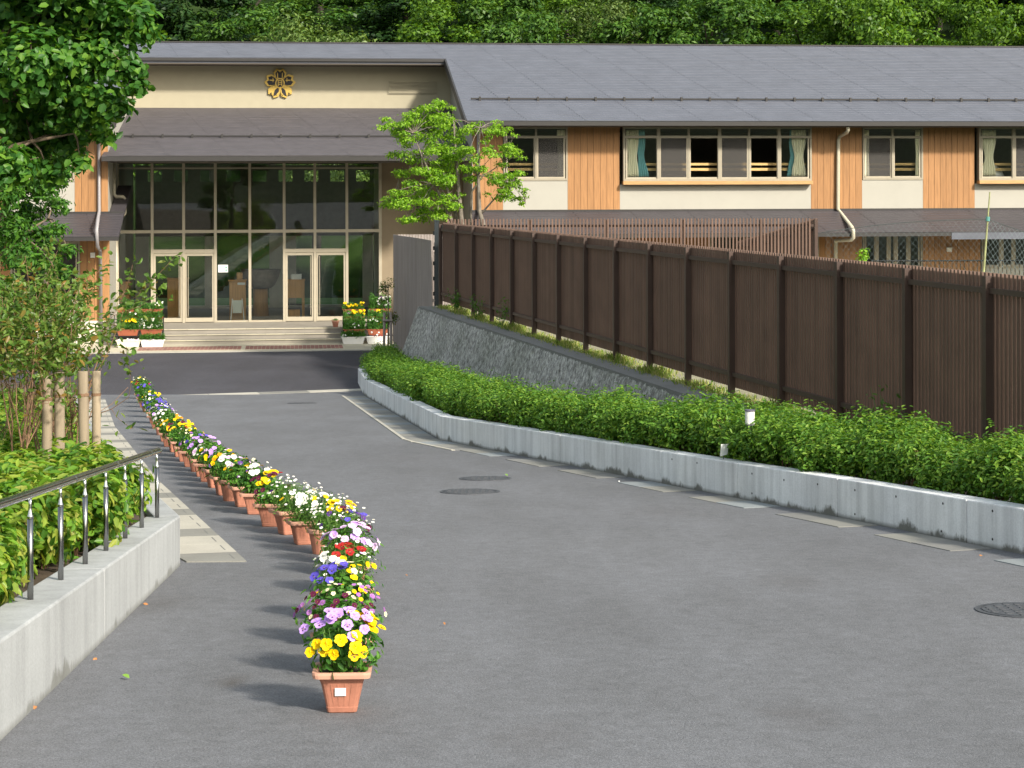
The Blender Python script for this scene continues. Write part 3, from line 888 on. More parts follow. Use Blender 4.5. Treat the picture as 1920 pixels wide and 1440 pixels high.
# ---- school crest: gold rimmed cherry blossom with dark petals
def crest():
    cu, cz = fu(525, VM, 157), fz(525, 157, VM)
    e = MB()
    S = (fz(525, 130, VM) - fz(525, 184, VM)) / 2
    def petal(k, r0, r1, wd, notch):
        a = math.pi / 2 + k * 2 * math.pi / 5
        prof = [(r0, -.10), (r0 + .35 * (r1 - r0), -wd * .8), (r0 + .7 * (r1 - r0), -wd), (r1, -wd * .52), (r1 - notch, 0),
                (r1, wd * .52), (r0 + .7 * (r1 - r0), wd), (r0 + .35 * (r1 - r0), wd * .8), (r0, .10)]
        return [(math.cos(a) * r - math.sin(a) * t, math.sin(a) * r + math.cos(a) * t) for r, t in prof]
    def plate(poly, v0, v1):
        m.prism([(cu + x * S, v0, cz + y * S) for x, y in poly], (0, v1 - v0, 0))
    m = MB()
    for k in range(5): plate(petal(k, .10, 1.06, .44, .13), VM - .09, VM - .004)
    plate([(.3 * math.cos(t * .3142), .3 * math.sin(t * .3142)) for t in range(20)], VM - .088, VM - .004)
    em = fix_normals(m.build('emblem', 'gold', school))
    for k in (0, 1, 4):
        m = MB(); plate(petal(k, .20, .90, .33, .12), VM - .104, VM - .091); fix_normals(m.build('petal', 'emblem_dark', em))
    for sgn in (-1, 1):
        m = MB(); plate([(sgn * .12, -.22), (sgn * .36, -.46), (sgn * .47, -.88), (sgn * .13, -.74), (sgn * .08, -.42)], VM - .104, VM - .091)
        fix_normals(m.build('petal', 'emblem_dark', em))
        m = MB(); plate([(sgn * .60, -.78), (sgn * .70, -.66), (sgn * .56, -.62)], VM - .104, VM - .091); fix_normals(m.build('petal', 'emblem_dark', em))
        m = MB()     # small gold bars over the side petals
        plate([(sgn * .40, .20), (sgn * .72, .20), (sgn * .72, .265), (sgn * .40, .265)], VM - .112, VM - .1045)
        plate([(sgn * .46, .10), (sgn * .50, .10), (sgn * .50, .40), (sgn * .46, .40)], VM - .111, VM - .1045)
        plate([(sgn * .12, .35), (sgn * .18, .35), (sgn * .20, .75), (sgn * .15, .75)], VM - .112, VM - .1045)
        fix_normals(m.build('leaf_bar', 'gold', em))
    m = MB()
    plate([(.33 * math.cos(t * .3142), .02 + .37 * math.sin(t * .3142)) for t in range(20)], VM - .108, VM - .0905); fix_normals(m.build('ring', 'gold', em))
    m = MB()
    plate([(.25 * math.cos(t * .3142), .02 + .29 * math.sin(t * .3142)) for t in range(20)], VM - .116, VM - .1085); fix_normals(m.build('ring_field', 'emblem_dark', em))
    m = MB()         # the character in the middle: a box over two legs
    for poly in ([(-.15, -.20), (-.10, -.20), (-.10, .24), (-.15, .24)], [(.10, -.20), (.15, -.20), (.15, .24), (.10, .24)],
                 [(-.099, .19), (.099, .19), (.099, .24), (-.099, .24)], [(-.099, .06), (.099, .06), (.099, .105), (-.099, .105)], [(-.099, -.07), (.099, -.07), (.099, -.025), (-.099, -.025)],
                 [(-.02, -.22), (.07, -.22), (-.02, -.62), (-.20, -.80), (-.26, -.76), (-.06, -.56)], [(.03, -.44), (.10, -.40), (.12, -.62), (.26, -.80), (.20, -.84), (.05, -.64)]):
        plate(poly, VM - .126, VM - .1165)
    fix_normals(m.build('character', 'gold', em))
crest()

# ---- entrance: steps, platform, paving
ZP = fz(480, 603.5, VG)
US0, US1 = UWL, fu(641, 62, 620)
VS = 61.35
rise = (ZP - ZFLAT) / 3
steps = empty('entrance_steps', bw(0, VS, ZFLAT), PHI, (0, VS, ZFLAT))
tag(steps, 'three broad grey tiled steps up to the glass entrance', 'steps')
for k in range(3):
    v0 = VS + k * .42
    u1 = US1 + .0 - k * .02
    st = MB().box((US0 - .0, v0 + .02, ZFLAT - .1), (UE if k == 2 else u1, (VG + 8.2) if k == 2 else v0 + .439, ZFLAT + rise * (k + 1) - .03)).build('step', 'tile_grey', steps)
    w = .62
    u = US0
    i = 0
    while u < u1 - .05:
        piece('step_tile', 'tile_grey', st, (u + .004, v0, ZFLAT + rise * (k + 1) - .029), (min(u + w, u1) - .004, v0 + .4, ZFLAT + rise * (k + 1)))
        piece('nosing', 'tile_pale', st, (u + .004, v0 - .012, ZFLAT + rise * (k + 1) - .028), (min(u + w, u1) - .004, v0 - .001, ZFLAT + rise * (k + 1) + .003))
        u += w; i += 1
MB().box((US1 - .02, VS + .88, ZP - .0295), (UE, VG + 8.2, ZP - .002)).build('platform_side', 'tile_grey', steps)
MB().box((US0, VS + 1.245, ZP - .0295), (US1 - .021, VG + 8.2, ZP - .002)).build('platform', 'tile_grey', steps)
pav = empty('entrance_paving', bw(0, 59.5, ZFLAT), PHI, (0, 59.5, ZFLAT))
tag(pav, kind='structure')
VK = 58.35
MB().box((UL, VK + .15, ZFLAT - .08), (UR, VS + .6, ZFLAT + .012)).build('apron', 'tile_pale', pav)
u = UL
while u < 7.0:
    piece('kerb_stone', 'concrete_pale', pav, (u + .004, VK, ZFLAT - .06), (u + .996, VK + .145, ZFLAT + .03)); u += 1.0
ub0, ub1 = fu(262, 60.3, 646), fu(640, 60.3, 646)
u = ub0
i = 0
while u < ub1:
    if not (fu(446, 60.3, 646) < u < fu(456, 60.3, 646)):
        for r in range(3):
            piece('brick', 'brick_paver', pav, (u + .006, 59.2 + r * .43, ZFLAT + .004), (u + .119, 59.61 + r * .43, ZFLAT + .019))
    u += .125
u = ub1 + .1
while u < UE + .6:
    for r in range(4):
        piece('paving_tile', 'tile_pale', pav, (u + .004, 58.6 + r * .6, ZFLAT + .004), (u + .596, 59.19 + r * .6, ZFLAT + .02))
    u += .6

# ---- entrance: glazing
gx = [220, 285.5, 344.5, 404, 468.5, 533, 590.5, 650.5, 713]
gu = [fu(x, VG, 450) for x in gx]
gu[0] = UWL + .01
Z0, ZTX, ZD, ZGT = ZP, fz(480, 433.5, VG), fz(480, 468.5, VG), ZCB + .0
m = MB()
for i, u in enumerate(gu):
    w = .045 if i not in (0, 8) else .05
    m.box((u - w, VG - .06, Z0), (u + w, VG + .08, ZGT))
glz = m.build('entrance_glazing', 'frame_cream', school)
for i in range(8):
    a, b = gu[i] + .046, gu[i + 1] - .046
    MB().box((a, VG - .045, ZTX - .05), (b, VG + .07, ZTX + .05)).build('transom', 'frame_cream', glz)
    piece('pane', 'glass_entrance', glz, (a, VG, ZTX + .051), (b, VG + .01, ZGT))
    MB().box((a, VG - .03, ZCB + .005 - .22), (b, VG + .05, ZCB - .16)).build('head_rail', 'frame_beige', glz)
    if i in (1, 2, 5, 6):
        MB().box((a, VG - .05, ZD - .09), (b, VG + .07, ZD + .03)).build('door_head', 'frame_cream', glz)
        piece('pane', 'glass_entrance', glz, (a, VG, ZD + .031), (b, VG + .01, ZTX - .051))
        dm = MB()
        x0, x1 = a + .005, b - .005
        dm.box((x0, VG - .03, Z0 + .02), (x0 + .06, VG + .03, ZD - .10)); dm.box((x1 - .06, VG - .03, Z0 + .02), (x1, VG + .03, ZD - .10))
        dm.box((x0 + .06, VG - .03, Z0 + .02), (x1 - .06, VG + .03, Z0 + .16)); dm.box((x0 + .06, VG - .03, ZD - .19), (x1 - .06, VG + .03, ZD - .10))
        dr = dm.build('door', 'frame_cream', school)
        piece('pane', 'glass_entrance', dr, (x0 + .061, VG - .005, Z0 + .161), (x1 - .061, VG + .005, ZD - .191))
        hx = x1 - .10 if i in (1, 5) else x0 + .10
        MB().tube([(hx, VG - .032, Z0 + .20), (hx, VG - .10, Z0 + .22), (hx, VG - .10, ZD - .25), (hx, VG - .032, ZD - .23)], .013, 6).build('handle', 'frame_beige', dr)
    else:
        MB().box((a, VG - .03, Z0), (b, VG + .05, Z0 + .06)).build('bottom_rail', 'frame_cream', glz)
        piece('pane', 'glass_entrance', glz, (a, VG, Z0 + .061), (b, VG + .01, ZTX - .051))
# wall right of the glazing, back wall, ceiling of the hall
MB().box((gu[8] + .052, VG, ZP), (UE - .002, VG + .2, ZCB)).build('porch_wall', 'stucco_shaded', school)
m = MB()
VB = VG + 7.5
zc = ZCB
def bwall(u0, u1, za, zb): m.box((u0, VB, za), (u1, VB + .15, zb))
zw0, zw1 = ZP + .1, ZP + 2.7
bwall(UWL, UE, ZP, zw0)
for a, b in ((UWL, UWL + .5), (-3.3, -2.9), (-.9, 0.1), (2.6, 3.0), (UE - .8, UE)): bwall(a, b, zw0, zw1)
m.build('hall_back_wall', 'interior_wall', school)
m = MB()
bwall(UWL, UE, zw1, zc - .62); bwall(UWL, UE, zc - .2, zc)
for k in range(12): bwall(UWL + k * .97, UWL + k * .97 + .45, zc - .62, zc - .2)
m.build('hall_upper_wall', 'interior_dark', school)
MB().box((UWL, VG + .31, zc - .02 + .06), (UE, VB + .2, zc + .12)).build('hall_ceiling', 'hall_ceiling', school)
MB().box((gu[8] + .1, VG + .21, ZP), (gu[8] + .3, VB, zc)).build('hall_side_wall', 'interior_wall', school)
m = MB().box((UWL, VB + .5, ZFLAT - .1), (UE, VB + 14, ZFLAT + .25))
tag(link('courtyard_lawn', m.mesh('courtyard_lawn', 'lawn', (0, 80, ZFLAT)), None, bw(0, 80, ZFLAT), (0, 0, PHI)), kind='structure')
# paper notice on the glass
nt_ = empty('paper_notice', bw(fu(418, VG, 503), VG, fz(418, 503, VG)), PHI, (fu(418, VG, 503), VG, fz(418, 503, VG)))
tag(nt_, 'white printed paper notice stuck to the entrance glass', 'notice')
nu0, nu1, nz0, nz1 = fu(409, VG, 503), fu(427.5, VG, 503), fz(418, 510.5, VG), fz(418, 496.5, VG)
MB().box((nu0, VG - .012, nz0), (nu1, VG - .006, nz1)).build('sheet', 'paper', nt_)
for k in range(5):
    z = nz1 - .05 - k * .038
    MB().box((nu0 + .05, VG - .0135, z - .012), (nu0 + .21 - (k % 2) * .03, VG - .0125, z)).build('text_line', 'print_ink', nt_)
for k in range(2):
    MB().box((nu1 - .09, VG - .0135, nz0 + .04 + k * .09), (nu1 - .03, VG - .0125, nz0 + .10 + k * .09)).build('picture', 'print_green', nt_)

# things standing in the hall
def lectern(px0, px1, y_top, V, label, kind):
    u0, u1 = fu(px0, V, 560), fu(px1, V, 560); zt = fz((px0 + px1) / 2, y_top, V)
    e = empty('wooden_stand', bw((u0 + u1) / 2, V, ZP), PHI, ((u0 + u1) / 2, V, ZP))
    tag(e, label, 'stand', 'wooden stands inside the entrance')
    zp = ZP + .001
    if kind == 'open':
        zm = ZP + .75
        piece('front_panel', 'furniture_wood', e, (u0, V, zm), (u1, V + .03, zt)); piece('side_panel', 'furniture_wood', e, (u0, V + .031, zp), (u0 + .04, V + .5, zt))
        piece('side_panel', 'furniture_wood', e, (u1 - .04, V + .031, zp), (u1, V + .5, zt)); piece('top', 'furniture_wood', e, (u0 - .03, V - .02, zt + .001), (u1 + .03, V + .52, zt + .035))
        piece('leg', 'furniture_wood', e, (u1 - .09, V, zp), (u1, V + .03, zm - .001)); piece('shelf', 'dark_metal', e, (u0 + .041, V + .05, zm - .25), (u1 - .041, V + .48, zm - .22))
        piece('lower_box', 'furniture_wood', e, (u0 + .05, V + .05, zp), (u1 - .15, V + .45, zm - .4))
        piece('card', 'paper', e, (u0 + .15, V + .1, zt + .036), (u1 - .1, V + .13, zt + .22))
    else:
        piece('cabinet', 'furniture_wood', e, (u0, V, zp), (u1, V + .5, zt)); piece('top', 'furniture_wood', e, (u0 - .03, V - .03, zt + .001), (u1 + .03, V + .53, zt + .04))
        piece('door_panel', 'furniture_wood', e, (u0 + .04, V - .012, zp + .1), ((u0 + u1) / 2 - .01, V - .001, zt - .06)); piece('door_panel', 'furniture_wood', e, ((u0 + u1) / 2 + .01, V - .012, zp + .1), (u1 - .04, V - .001, zt - .06))
        if kind == 'box':
            piece('box', 'furniture_wood', e, (u0 + .25, V + .1, zt + .041), (u1 - .12, V + .4, zt + .28))
            piece('name_card', 'paper', e, (u1 - .28, V - .02, zt - .13), (u1 - .02, V - .0125, zt - .05))
lectern(314, 352, 524, VG + .7, 'tall plain wooden cabinet behind the left glass doors', 'plain')
lectern(430, 461, 527, VG + .8, 'wooden cabinet with a small box on top behind the white easel board', 'box')
lectern(538, 571, 526, VG + .7, 'open wooden lectern with a card on top behind the right glass doors', 'open')
lectern(223, 243, 531, VG + .9, 'low wooden cabinet in the leftmost pane of the entrance', 'plain')
V = VG + .35
e = empty('easel_board', bw(fu(445, V, 590), V, ZP), PHI, (fu(445, V, 590), V, ZP))
tag(e, 'small white easel board standing just inside the entrance glass', 'board')
piece('board', 'screen_white', e, (fu(436, V), V - .02, fz(445, 587, V)), (fu(453, V), V, fz(445, 563, V)))
for a, b in ((435.5, 432), (453.5, 457.5)):
    MB().tube([(fu(a, V), V - .01, fz(445, 560, V)), (fu(b, V), V - .06, ZP + .005)], .022, 6).build('leg', 'white_plastic', e)
V = VG + 2.2
e = empty('stone_urn', bw(fu(488, V, 560), V, ZP), PHI, (fu(488, V, 560), V, ZP))
tag(e, 'big grey tapered urn on a dark pedestal in the middle of the hall', 'urn')
cu = fu(488, V, 560)
m = MB(); rr = [(.36, .98), (.50, 1.1), (.62, 1.35), (.70, 1.6), (.72, 1.64), (.66, 1.64)]
m.loft([[(cu + r * math.cos(t * .2618), V + .7 + r * math.sin(t * .2618), ZP + z) for t in range(24)] for r, z in rr]); m.build('bowl', 'urn_grey', e, smooth=True)
m = MB(); m.loft([[(cu + r * math.cos(t * .2618), V + .7 + r * math.sin(t * .2618), ZP + z) for t in range(24)] for r, z in ((.3, .001), (.26, .4), (.26, .97))]); m.build('pedestal', 'furniture_wood', e, smooth=True)

# ---- curtains in the upper windows
def curtain(px0, px1, mat, label, tie=0.62, lean=0.0, V=VW + .02):
    u0, u1 = fu(px0, V, 290), fu(px1, V, 290)
    zt, zb = Z_T - .08, Z_SILL + .12
    nu, nz = 25, 16
    Vv = []
    for j in range(nz):
        t = j / (nz - 1)
        w = 1 - (1 - tie) * math.exp(-((t - .58) / .22) ** 2)
        for i in range(nu):
            s = i / (nu - 1)
            uu = (u0 + u1) / 2 + lean * (t - .5) + (s - .5) * (u1 - u0) * w
            Vv.append((uu, V + .035 * math.sin(s * 34) * (0.5 + w / 2), zt + (zb - zt) * t))
    Fq = [(j * nu + i, j * nu + i + 1, (j + 1) * nu + i + 1, (j + 1) * nu + i) for j in range(nz - 1) for i in range(nu - 1)]
    c = ((u0 + u1) / 2, V, zb)
    me = np_mesh('curtain', np.array(Vv) - np.array(c), Fq, mat, smooth=True)
    o = link('curtain', me, None, bw(*c), (0, 0, PHI))
    so = o.modifiers.new('thick', 'SOLIDIFY'); so.thickness = .006
    tag(o, label, 'curtain', 'curtains in the upstairs windows')
curtain(1174, 1198, 'curtain_cream', 'cream tied back curtain at the left end of the wide upstairs window', .7)
curtain(1190, 1213, 'curtain_teal', 'teal curtain beside a cream one at the left of the wide upstairs window', .5, .15, VW + .10)
curtain(1484, 1512, 'curtain_cream', 'cream tied back curtain at the right end of the wide upstairs window', .6)
curtain(1478, 1496, 'curtain_teal', 'teal curtain showing behind the cream one at the right of the wide window', .6, -.1, VW + .10)
curtain(1044, 1060, 'curtain_cream', 'cream curtain in the upstairs window behind the lime green tree', .75)
curtain(1620, 1630, 'curtain_cream', 'narrow cream curtain at the left of the small upstairs window', .8)
curtain(1716, 1726, 'curtain_cream', 'narrow cream curtain at the right of the small upstairs window', .8)
curtain(1841, 1868, 'curtain_cream', 'cream tied back curtain in the upstairs window cut by the right edge', .6)
V = VW + .2
e = MB()
rr = random.Random(4)
ring = lambda r, z, dx: [(fu(1866, V, 320) + dx + r * math.cos(t * .3927) * 1.0, V + .25 + r * .5 * math.sin(t * .3927), z) for t in range(16)]
e.loft([ring(.42, Z_SILL + .09, .0), ring(.36, Z_SILL + .3, -.03), ring(.22, Z_SILL + .5, -.12), ring(.08, Z_SILL + .62, -.2)])
me = e.mesh('white_bag', 'paper', (fu(1866, V, 320), V + .25, Z_SILL + .09), True)
tag(link('white_bag', me, None, bw(fu(1866, V, 320), V + .25, Z_SILL + .09), (0, 0, PHI)), 'white bundle on the sill beside the curtain at the right edge', 'bag')

# ================================================================== RIGHT SIDE: planter wall, terrace, fences
def perp_in(p, q, sgn):
    d = (q - p); d.z = 0; d.normalize()
    n = Vector((-d.y, d.x, 0))
    if n.x * sgn < 0: n = -n
    return n
def wall_segment(name, mat, parent, p, q, hp, hq, thick, n, gap=.004, np_=None, nq=None, depth=.25):
    d = (q - p); d.z = 0; d.normalize()
    a, b = p + d * gap, q - d * gap
    na, nb = (np_ or n), (nq or n)
    ai, bi = a + na * thick, b + nb * thick
    bot = [(v.x, v.y, gz(v.y) - depth) for v in (a, b, bi, ai)]
    tp = [(a.x, a.y, hp), (b.x, b.y, hq), (bi.x, bi.y, hq), (ai.x, ai.y, hp)]
    o = fix_normals(MB().hexa(bot, tp).build(name, mat, parent))
    bv = o.modifiers.new('edge', 'BEVEL'); bv.width = .012; bv.segments = 2
    return o
HW = 0.37
rp = [at(690, 680, 49.9), at(671, 688, 48.7)] + [on_ground(685, 742)]
A_, B_ = on_ground(685, 742), on_ground(825, 825)
AB2 = A_.lerp(B_, .5)
pts = [AB2, B_] + [on_ground(x, y) for x, y in ((1050, 869), (1239, 906), (1382, 934), (1570, 969), (1812, 1018), (1920, 1040))]
rp += pts
rp.append(rp[-1] + (rp[-1] - rp[-3]) * 1.6)
for p in rp: p.z = gz(p.y)
rn = [perp_in(rp[i], rp[i + 1], 1) for i in range(len(rp) - 1)]
rn[0] = Vector((.9, .44, 0)).normalized(); rn[1] = Vector((1, .1, 0)).normalized()
vn = [rn[0]] + [(rn[i] + rn[i + 1]).normalized() for i in range(len(rn) - 1)] + [rn[-1]]
pw = empty('planter_wall', rp[2]); tag(pw, 'low grey concrete planter wall in front of the clipped hedge', 'wall')
for i in range(len(rp) - 1):
    wall_segment('wall_segment', 'concrete_shade', pw, rp[i], rp[i + 1], gz(rp[i].y) + HW, gz(rp[i + 1].y) + HW, .20, rn[i], .005 if i > 3 else .002, vn[i], vn[i + 1])
# form tie holes
for px, py in ((1410, 888), (1470, 900), (1533, 908), (1603, 919), (1680, 931), (1768, 944), (1861, 958), (1410, 925), (1603, 964), (1765, 996), (1861, 1011), (1307, 868), (1260, 861)):
    # nearest wall point along the pixel ray
    best = None
    for i in range(2, len(rp) - 1):
        p, q, n = rp[i], rp[i + 1], rn[i]
        a, b = ray(px, py)
        dv = Vector((a, 1, b)); den = dv.dot(n)
        if abs(den) < 1e-6: continue
        t = p.dot(n) / den; h = dv * t
        s = (h - p).dot((q - p)) / (q - p).length_squared
        if 0 <= s <= 1: best = (h, n)
    if best:
        h, n = best
        m = MB().tube([h - n * .002, h + n * .03], .011, 8)
        m.build('tie_hole', 'dark_metal', pw)
# drain strip of slabs along the wall
drain = empty('drain_channel', B_); tag(drain, kind='structure')
path = rp[2:]
def resample(path, step):
    out = [path[0].copy()]; acc = 0.0
    for i in range(len(path) - 1):
        L = (path[i + 1] - path[i]).length; pos = step - acc
        while pos <= L:
            out.append(path[i].lerp(path[i + 1], pos / L)); pos += step
        acc = (acc + L) % step if L + acc >= step else acc + L
    return out
rs = resample(path, .62)
rr = random.Random(21)
for i in range(len(rs) - 1):
    p, q = rs[i], rs[i + 1]
    if i > 62: break
    d = (q - p).normalized(); n = -perp_in(p, q, 1)
    w0, w1 = .03, .50
    far = q.y > 27
    if not far and i % 3 == 1:
        continue
    mt = 'concrete_slab_blue' if i % 4 == 2 else ('concrete_slab' if i % 2 else 'concrete_grey')
    if not far: w1 = .44
    a, b = p + d * .008, q - d * .008
    c4 = [a + n * w1, b + n * w1, b + n * w0, a + n * w0]
    z = .005 + rr.uniform(0, .002)
    fix_normals(MB().hexa([(v.x, v.y, gz(v.y) - .06) for v in c4], [(v.x, v.y, gz(v.y) + z) for v in c4]).build('drain_slab', mt, drain))
    if far:
        c5 = [a + n * (w1 + .06), b + n * (w1 + .06), b + n * (w1 + .005), a + n * (w1 + .005)]
        fix_normals(MB().hexa([(v.x, v.y, gz(v.y) - .06) for v in c5], [(v.x, v.y, gz(v.y) + .011) for v in c5]).build('drain_edge', 'concrete_pale', drain))

# fence line
FA = math.atan((960 - 108) / F)
DV = Vector((-math.sin(FA), math.cos(FA), 0)); NL = Vector((-math.cos(FA), -math.sin(FA), 0))
F0 = at(1006, 629, 39.9); ZT = -3.12; F0.z = ZT
frz = math.atan2(DV.y, DV.x)
def fp(s, off=0.0, z=ZT):
    v = F0 + DV * s + NL * off; v.z = z; return v
EDGE = .57
# terrace
tr = [fp(-29, EDGE - .05), fp(10.2, EDGE - .05), Vector((8.6, 50.4, ZT)), Vector((15.5, 50.4, ZT)), Vector((15.5, 12, ZT))]
m = MB().prism([(v.x, v.y, -5.6) for v in tr], (0, 0, ZT - .012 + 5.6))
tag(fix_normals(m.build('terrace', 'terrace_soil')), kind='structure')
# retaining wall: rough battered face and smooth coping
rw = empty('retaining_wall', fp(0, EDGE)); tag(rw, 'rough dark grey battered retaining wall under the brown fence', 'wall')
S0, S1 = -19.0, 10.2
na, nh = 560, 44
V = np.zeros((na * nh, 3))
for i in range(na):
    s = S0 + (S1 - S0) * i / (na - 1)
    top = fp(s, EDGE)
    zb = min(gz(top.y) + .05, ZT - .05)
    H = ZT - zb
    for j in range(nh):
        t = j / (nh - 1)
        z = ZT - .0 - H * t
        off = EDGE + .37 * H * t
        q = Vector((s * 1.0 + z * .55, z * .55 - s * .12, 0.0))
        amp = .055 * min(1, t * 12 + .15) * min(1.0, H / .5)
        dsp = noise.noise(Vector((q.x * 8.5, q.y * 2.3, 3.1))) * .6 + noise.noise(Vector((q.x * 19, q.y * 6, 9.7))) * .45 + noise.noise(Vector((s * 36, z * 30, 2.0))) * .25
        p = fp(s, off + amp * dsp)
        V[i * nh + j] = (p.x - rw.location.x, p.y - rw.location.y, z - rw.location.z)
idx = np.arange(na * nh).reshape(na, nh)
Fq = np.stack([idx[:-1, :-1], idx[:-1, 1:], idx[1:, 1:], idx[1:, :-1]], -1).reshape(-1, 4)
m_, nt, bs, out = new_mat('split_stone')
p_ = coords(nt, (1, 1, 1), 'Position')
n1 = noise_tex(nt, coords(nt, (6, 6, 2.2), 'Position', (0.5, 0.0, 0.0)), 3.0, 6, 0.7)
c_ = ramp(nt, n1, [(0.32, (0.11, 0.106, 0.10)), (0.5, (0.36, 0.35, 0.335)), (0.66, (0.72, 0.71, 0.68))])
n2 = noise_tex(nt, p_, 0.7, 4)
c_ = mixc(nt, c_, ramp(nt, n2, [(0.35, (0.8, 0.82, 0.78)), (0.65, (1.08, 1.08, 1.08))]), 1.0, 'MULTIPLY')
nt.links.new(c_, bs.inputs['Base Color']); bs.inputs['Roughness'].default_value = 0.92
bump(nt, bs, noise_tex(nt, p_, 26, 6, .7), .8, .03)
fc = link('face', np_mesh('face', V, Fq, 'split_stone'), rw)
# far end cap of the wall
zb = gz(fp(S1).y) + .05; H = ZT - zb
m = MB().prism([fp(S1 - .01, EDGE - .1), fp(S1 - .01, EDGE + .0), fp(S1 - .01, EDGE + .37 * H, zb), fp(S1 - .01, -.3, zb), fp(S1 - .01, -.3)], tuple(DV * .2))
fix_normals(m.build('end_face', 'split_stone', rw))
k = S0
while k < S1:
    a, b = fp(k + .003, EDGE + .015), fp(min(k + 2, S1) - .003, EDGE + .015)
    a2, b2 = fp(k + .003, .16), fp(min(k + 2, S1) - .003, .16)
    if a.y > 21:
        fix_normals(MB().hexa([(v.x, v.y, ZT - .05) for v in (a, b, b2, a2)], [(v.x, v.y, ZT + .012) for v in (a, b, b2, a2)]).build('coping', 'concrete_grey', rw))
    k += 2
# planting soil between wall and retaining wall
m = MB()
rows = []
for i in range(len(rp)):
    p = rp[i] + vn[i] * .19
    s = (p - F0).dot(DV)
    s = min(s, S1 + .3)
    ztop = gz(p.y) + HW - .09
    zf = min(gz(p.y) + .2, ZT - .03)
    off = EDGE + .37 * max(0, ZT - zf) - .12
    q = fp(s, off, zf)
    rows.append((Vector((p.x, p.y, ztop)), q))
for i in range(len(rows) - 1):
    m.poly([rows[i][0], rows[i + 1][0], rows[i + 1][1], rows[i][1]])
tag(fix_normals(m.build('planting_soil', 'soil')), kind='structure')

# brown slat fence along the terrace
SLW, SLD, PITCH = .040, .050, .09
def slat_fence(name, origin, rz, s0, s1, label, posts, h=2.18, zb=.15, near_individual=None, mat='fence_slat', group=None, hfun=None, post_off=.05):
    e = empty(name, origin, rz, (0, 0, 0))
    tag(e, label, 'fence')
    for s in posts:
        hh = (hfun(s) if hfun else h)
        piece('post', 'fence_brown', e, (s - .04, post_off - .045, -.05), (s + .04, post_off + .045, hh - .03))
    ps = sorted(posts)
    for a, b in zip(ps[:-1], ps[1:]):
        ha = (hfun((a + b) / 2) if hfun else h)
        piece('rail', 'fence_brown', e, (a + .041, .006, ha - .215), (b - .041, .058, ha - .155))
        piece('rail', 'fence_brown', e, (a + .041, .006, zb + .17), (b - .041, .058, zb + .23))
    n = int((s1 - s0) / PITCH)
    rest = MB()
    for i in range(n):
        s = s0 + (i + .5) * PITCH
        hh = (hfun(s) if hfun else h)
        if near_individual is None or near_individual[0] <= s <= near_individual[1]:
            piece('slat', mat, e, (s - SLW / 2, -SLD, zb), (s + SLW / 2, 0.0, hh))
        else:
            rest.box((s - SLW / 2, -SLD, zb), (s + SLW / 2, 0.0, hh))
    if rest.V:
        o = rest.build('slats', mat, e); o['kind'] = 'stuff'
    return e
fence = slat_fence('slat_fence', F0, frz, -26, 10, 'long dark brown vertical slat fence on top of the stone retaining wall', [k * 2.0 for k in range(-13, 6)], near_individual=(-21.5, 5.4))
CN = fp(10.0)
XR = 575 * CN.y / F
bf = slat_fence('slat_fence', (CN.x + .1, CN.y + .1, ZT), 0.0, 0, XR - CN.x - .1, 'see-through brown slat fence across the back of the fenced yard below the windows', [k * 2.0 + .15 for k in range(0, 5)] + [XR - CN.x - .15], h=2.27, post_off=.02)
ang = math.atan2(7.6, -1.2)
rf = slat_fence('slat_fence', (XR - .05, CN.y + .2, ZT), ang, 0, 7.6, 'short dark slat fence running from the back corner towards the school', [.1, 2.1, 4.1, 6.1, 7.5], h=2.25, hfun=lambda s: 2.27 - .11 * s, post_off=-.02)
MB().box((-.16, -.03, 2.0), (-.1, .03, 2.12)).build('green_clip', 'net_green', bf)
bf.children[-1].location = (XR - CN.x + .02, 0, -.55)
# dark gate post and weathered grey slat screen beyond the fence corner
gp = empty('gate_post', at(820, 560, 50.6)); gp.location.z = ZFLAT; ORG[gp.name] = Vector((0, 0, 0))
tag(gp, 'dark blue green metal gate post between the grey screen and the brown fence', 'post')
piece('post', 'gate_dark', gp, (-.07, -.05, 0), (.05, .05, 4.05)); piece('cap', 'gate_dark', gp, (-.08, -.06, 4.051), (.06, .06, 4.09))
for k in range(5): piece('hinge', 'dark_metal', gp, (-.11, -.03, 2.1 + k * .4), (-.071, .03, 2.2 + k * .4))
def grey_screen(p0, p1, ztop, label, back=False):
    d = Vector((p1[0] - p0[0], p1[1] - p0[1], 0)); Ls = d.length
    e = empty('slat_screen', (p0[0], p0[1], ZFLAT), math.atan2(d.y, d.x), (0, 0, 0)); tag(e, label, 'fence')
    n = int(Ls / .085)
    for i in range(n):
        s = (i + .5) * Ls / n
        piece('slat', 'grey_wood', e, (s - .037, -.03, .05), (s + .037, 0, ztop - ZFLAT))
    for z in (.4, 1.9, ztop - ZFLAT - .3): piece('rail', 'grey_wood', e, (0, .001, z), (Ls, .05, z + .08))
    for s in (.05, Ls / 2, Ls - .05): piece('post', 'grey_wood', e, (s - .045, .051, 0), (s + .045, .14, ztop - ZFLAT - .06))
    return e
G0, G1 = at(739, 440, 57.2), at(811, 452, 51.0)
grey_screen((G0.x, G0.y), (G1.x, G1.y), G1.z + .02, 'weathered grey slat screen standing at the end of the stone wall')
G2 = at(850, 440, 57.2)
grey_screen((G0.x + .1, G0.y + .12), (G2.x, G2.y + .12), G1.z + .02, 'far leg of the grey slat screen, only its pale tops showing')

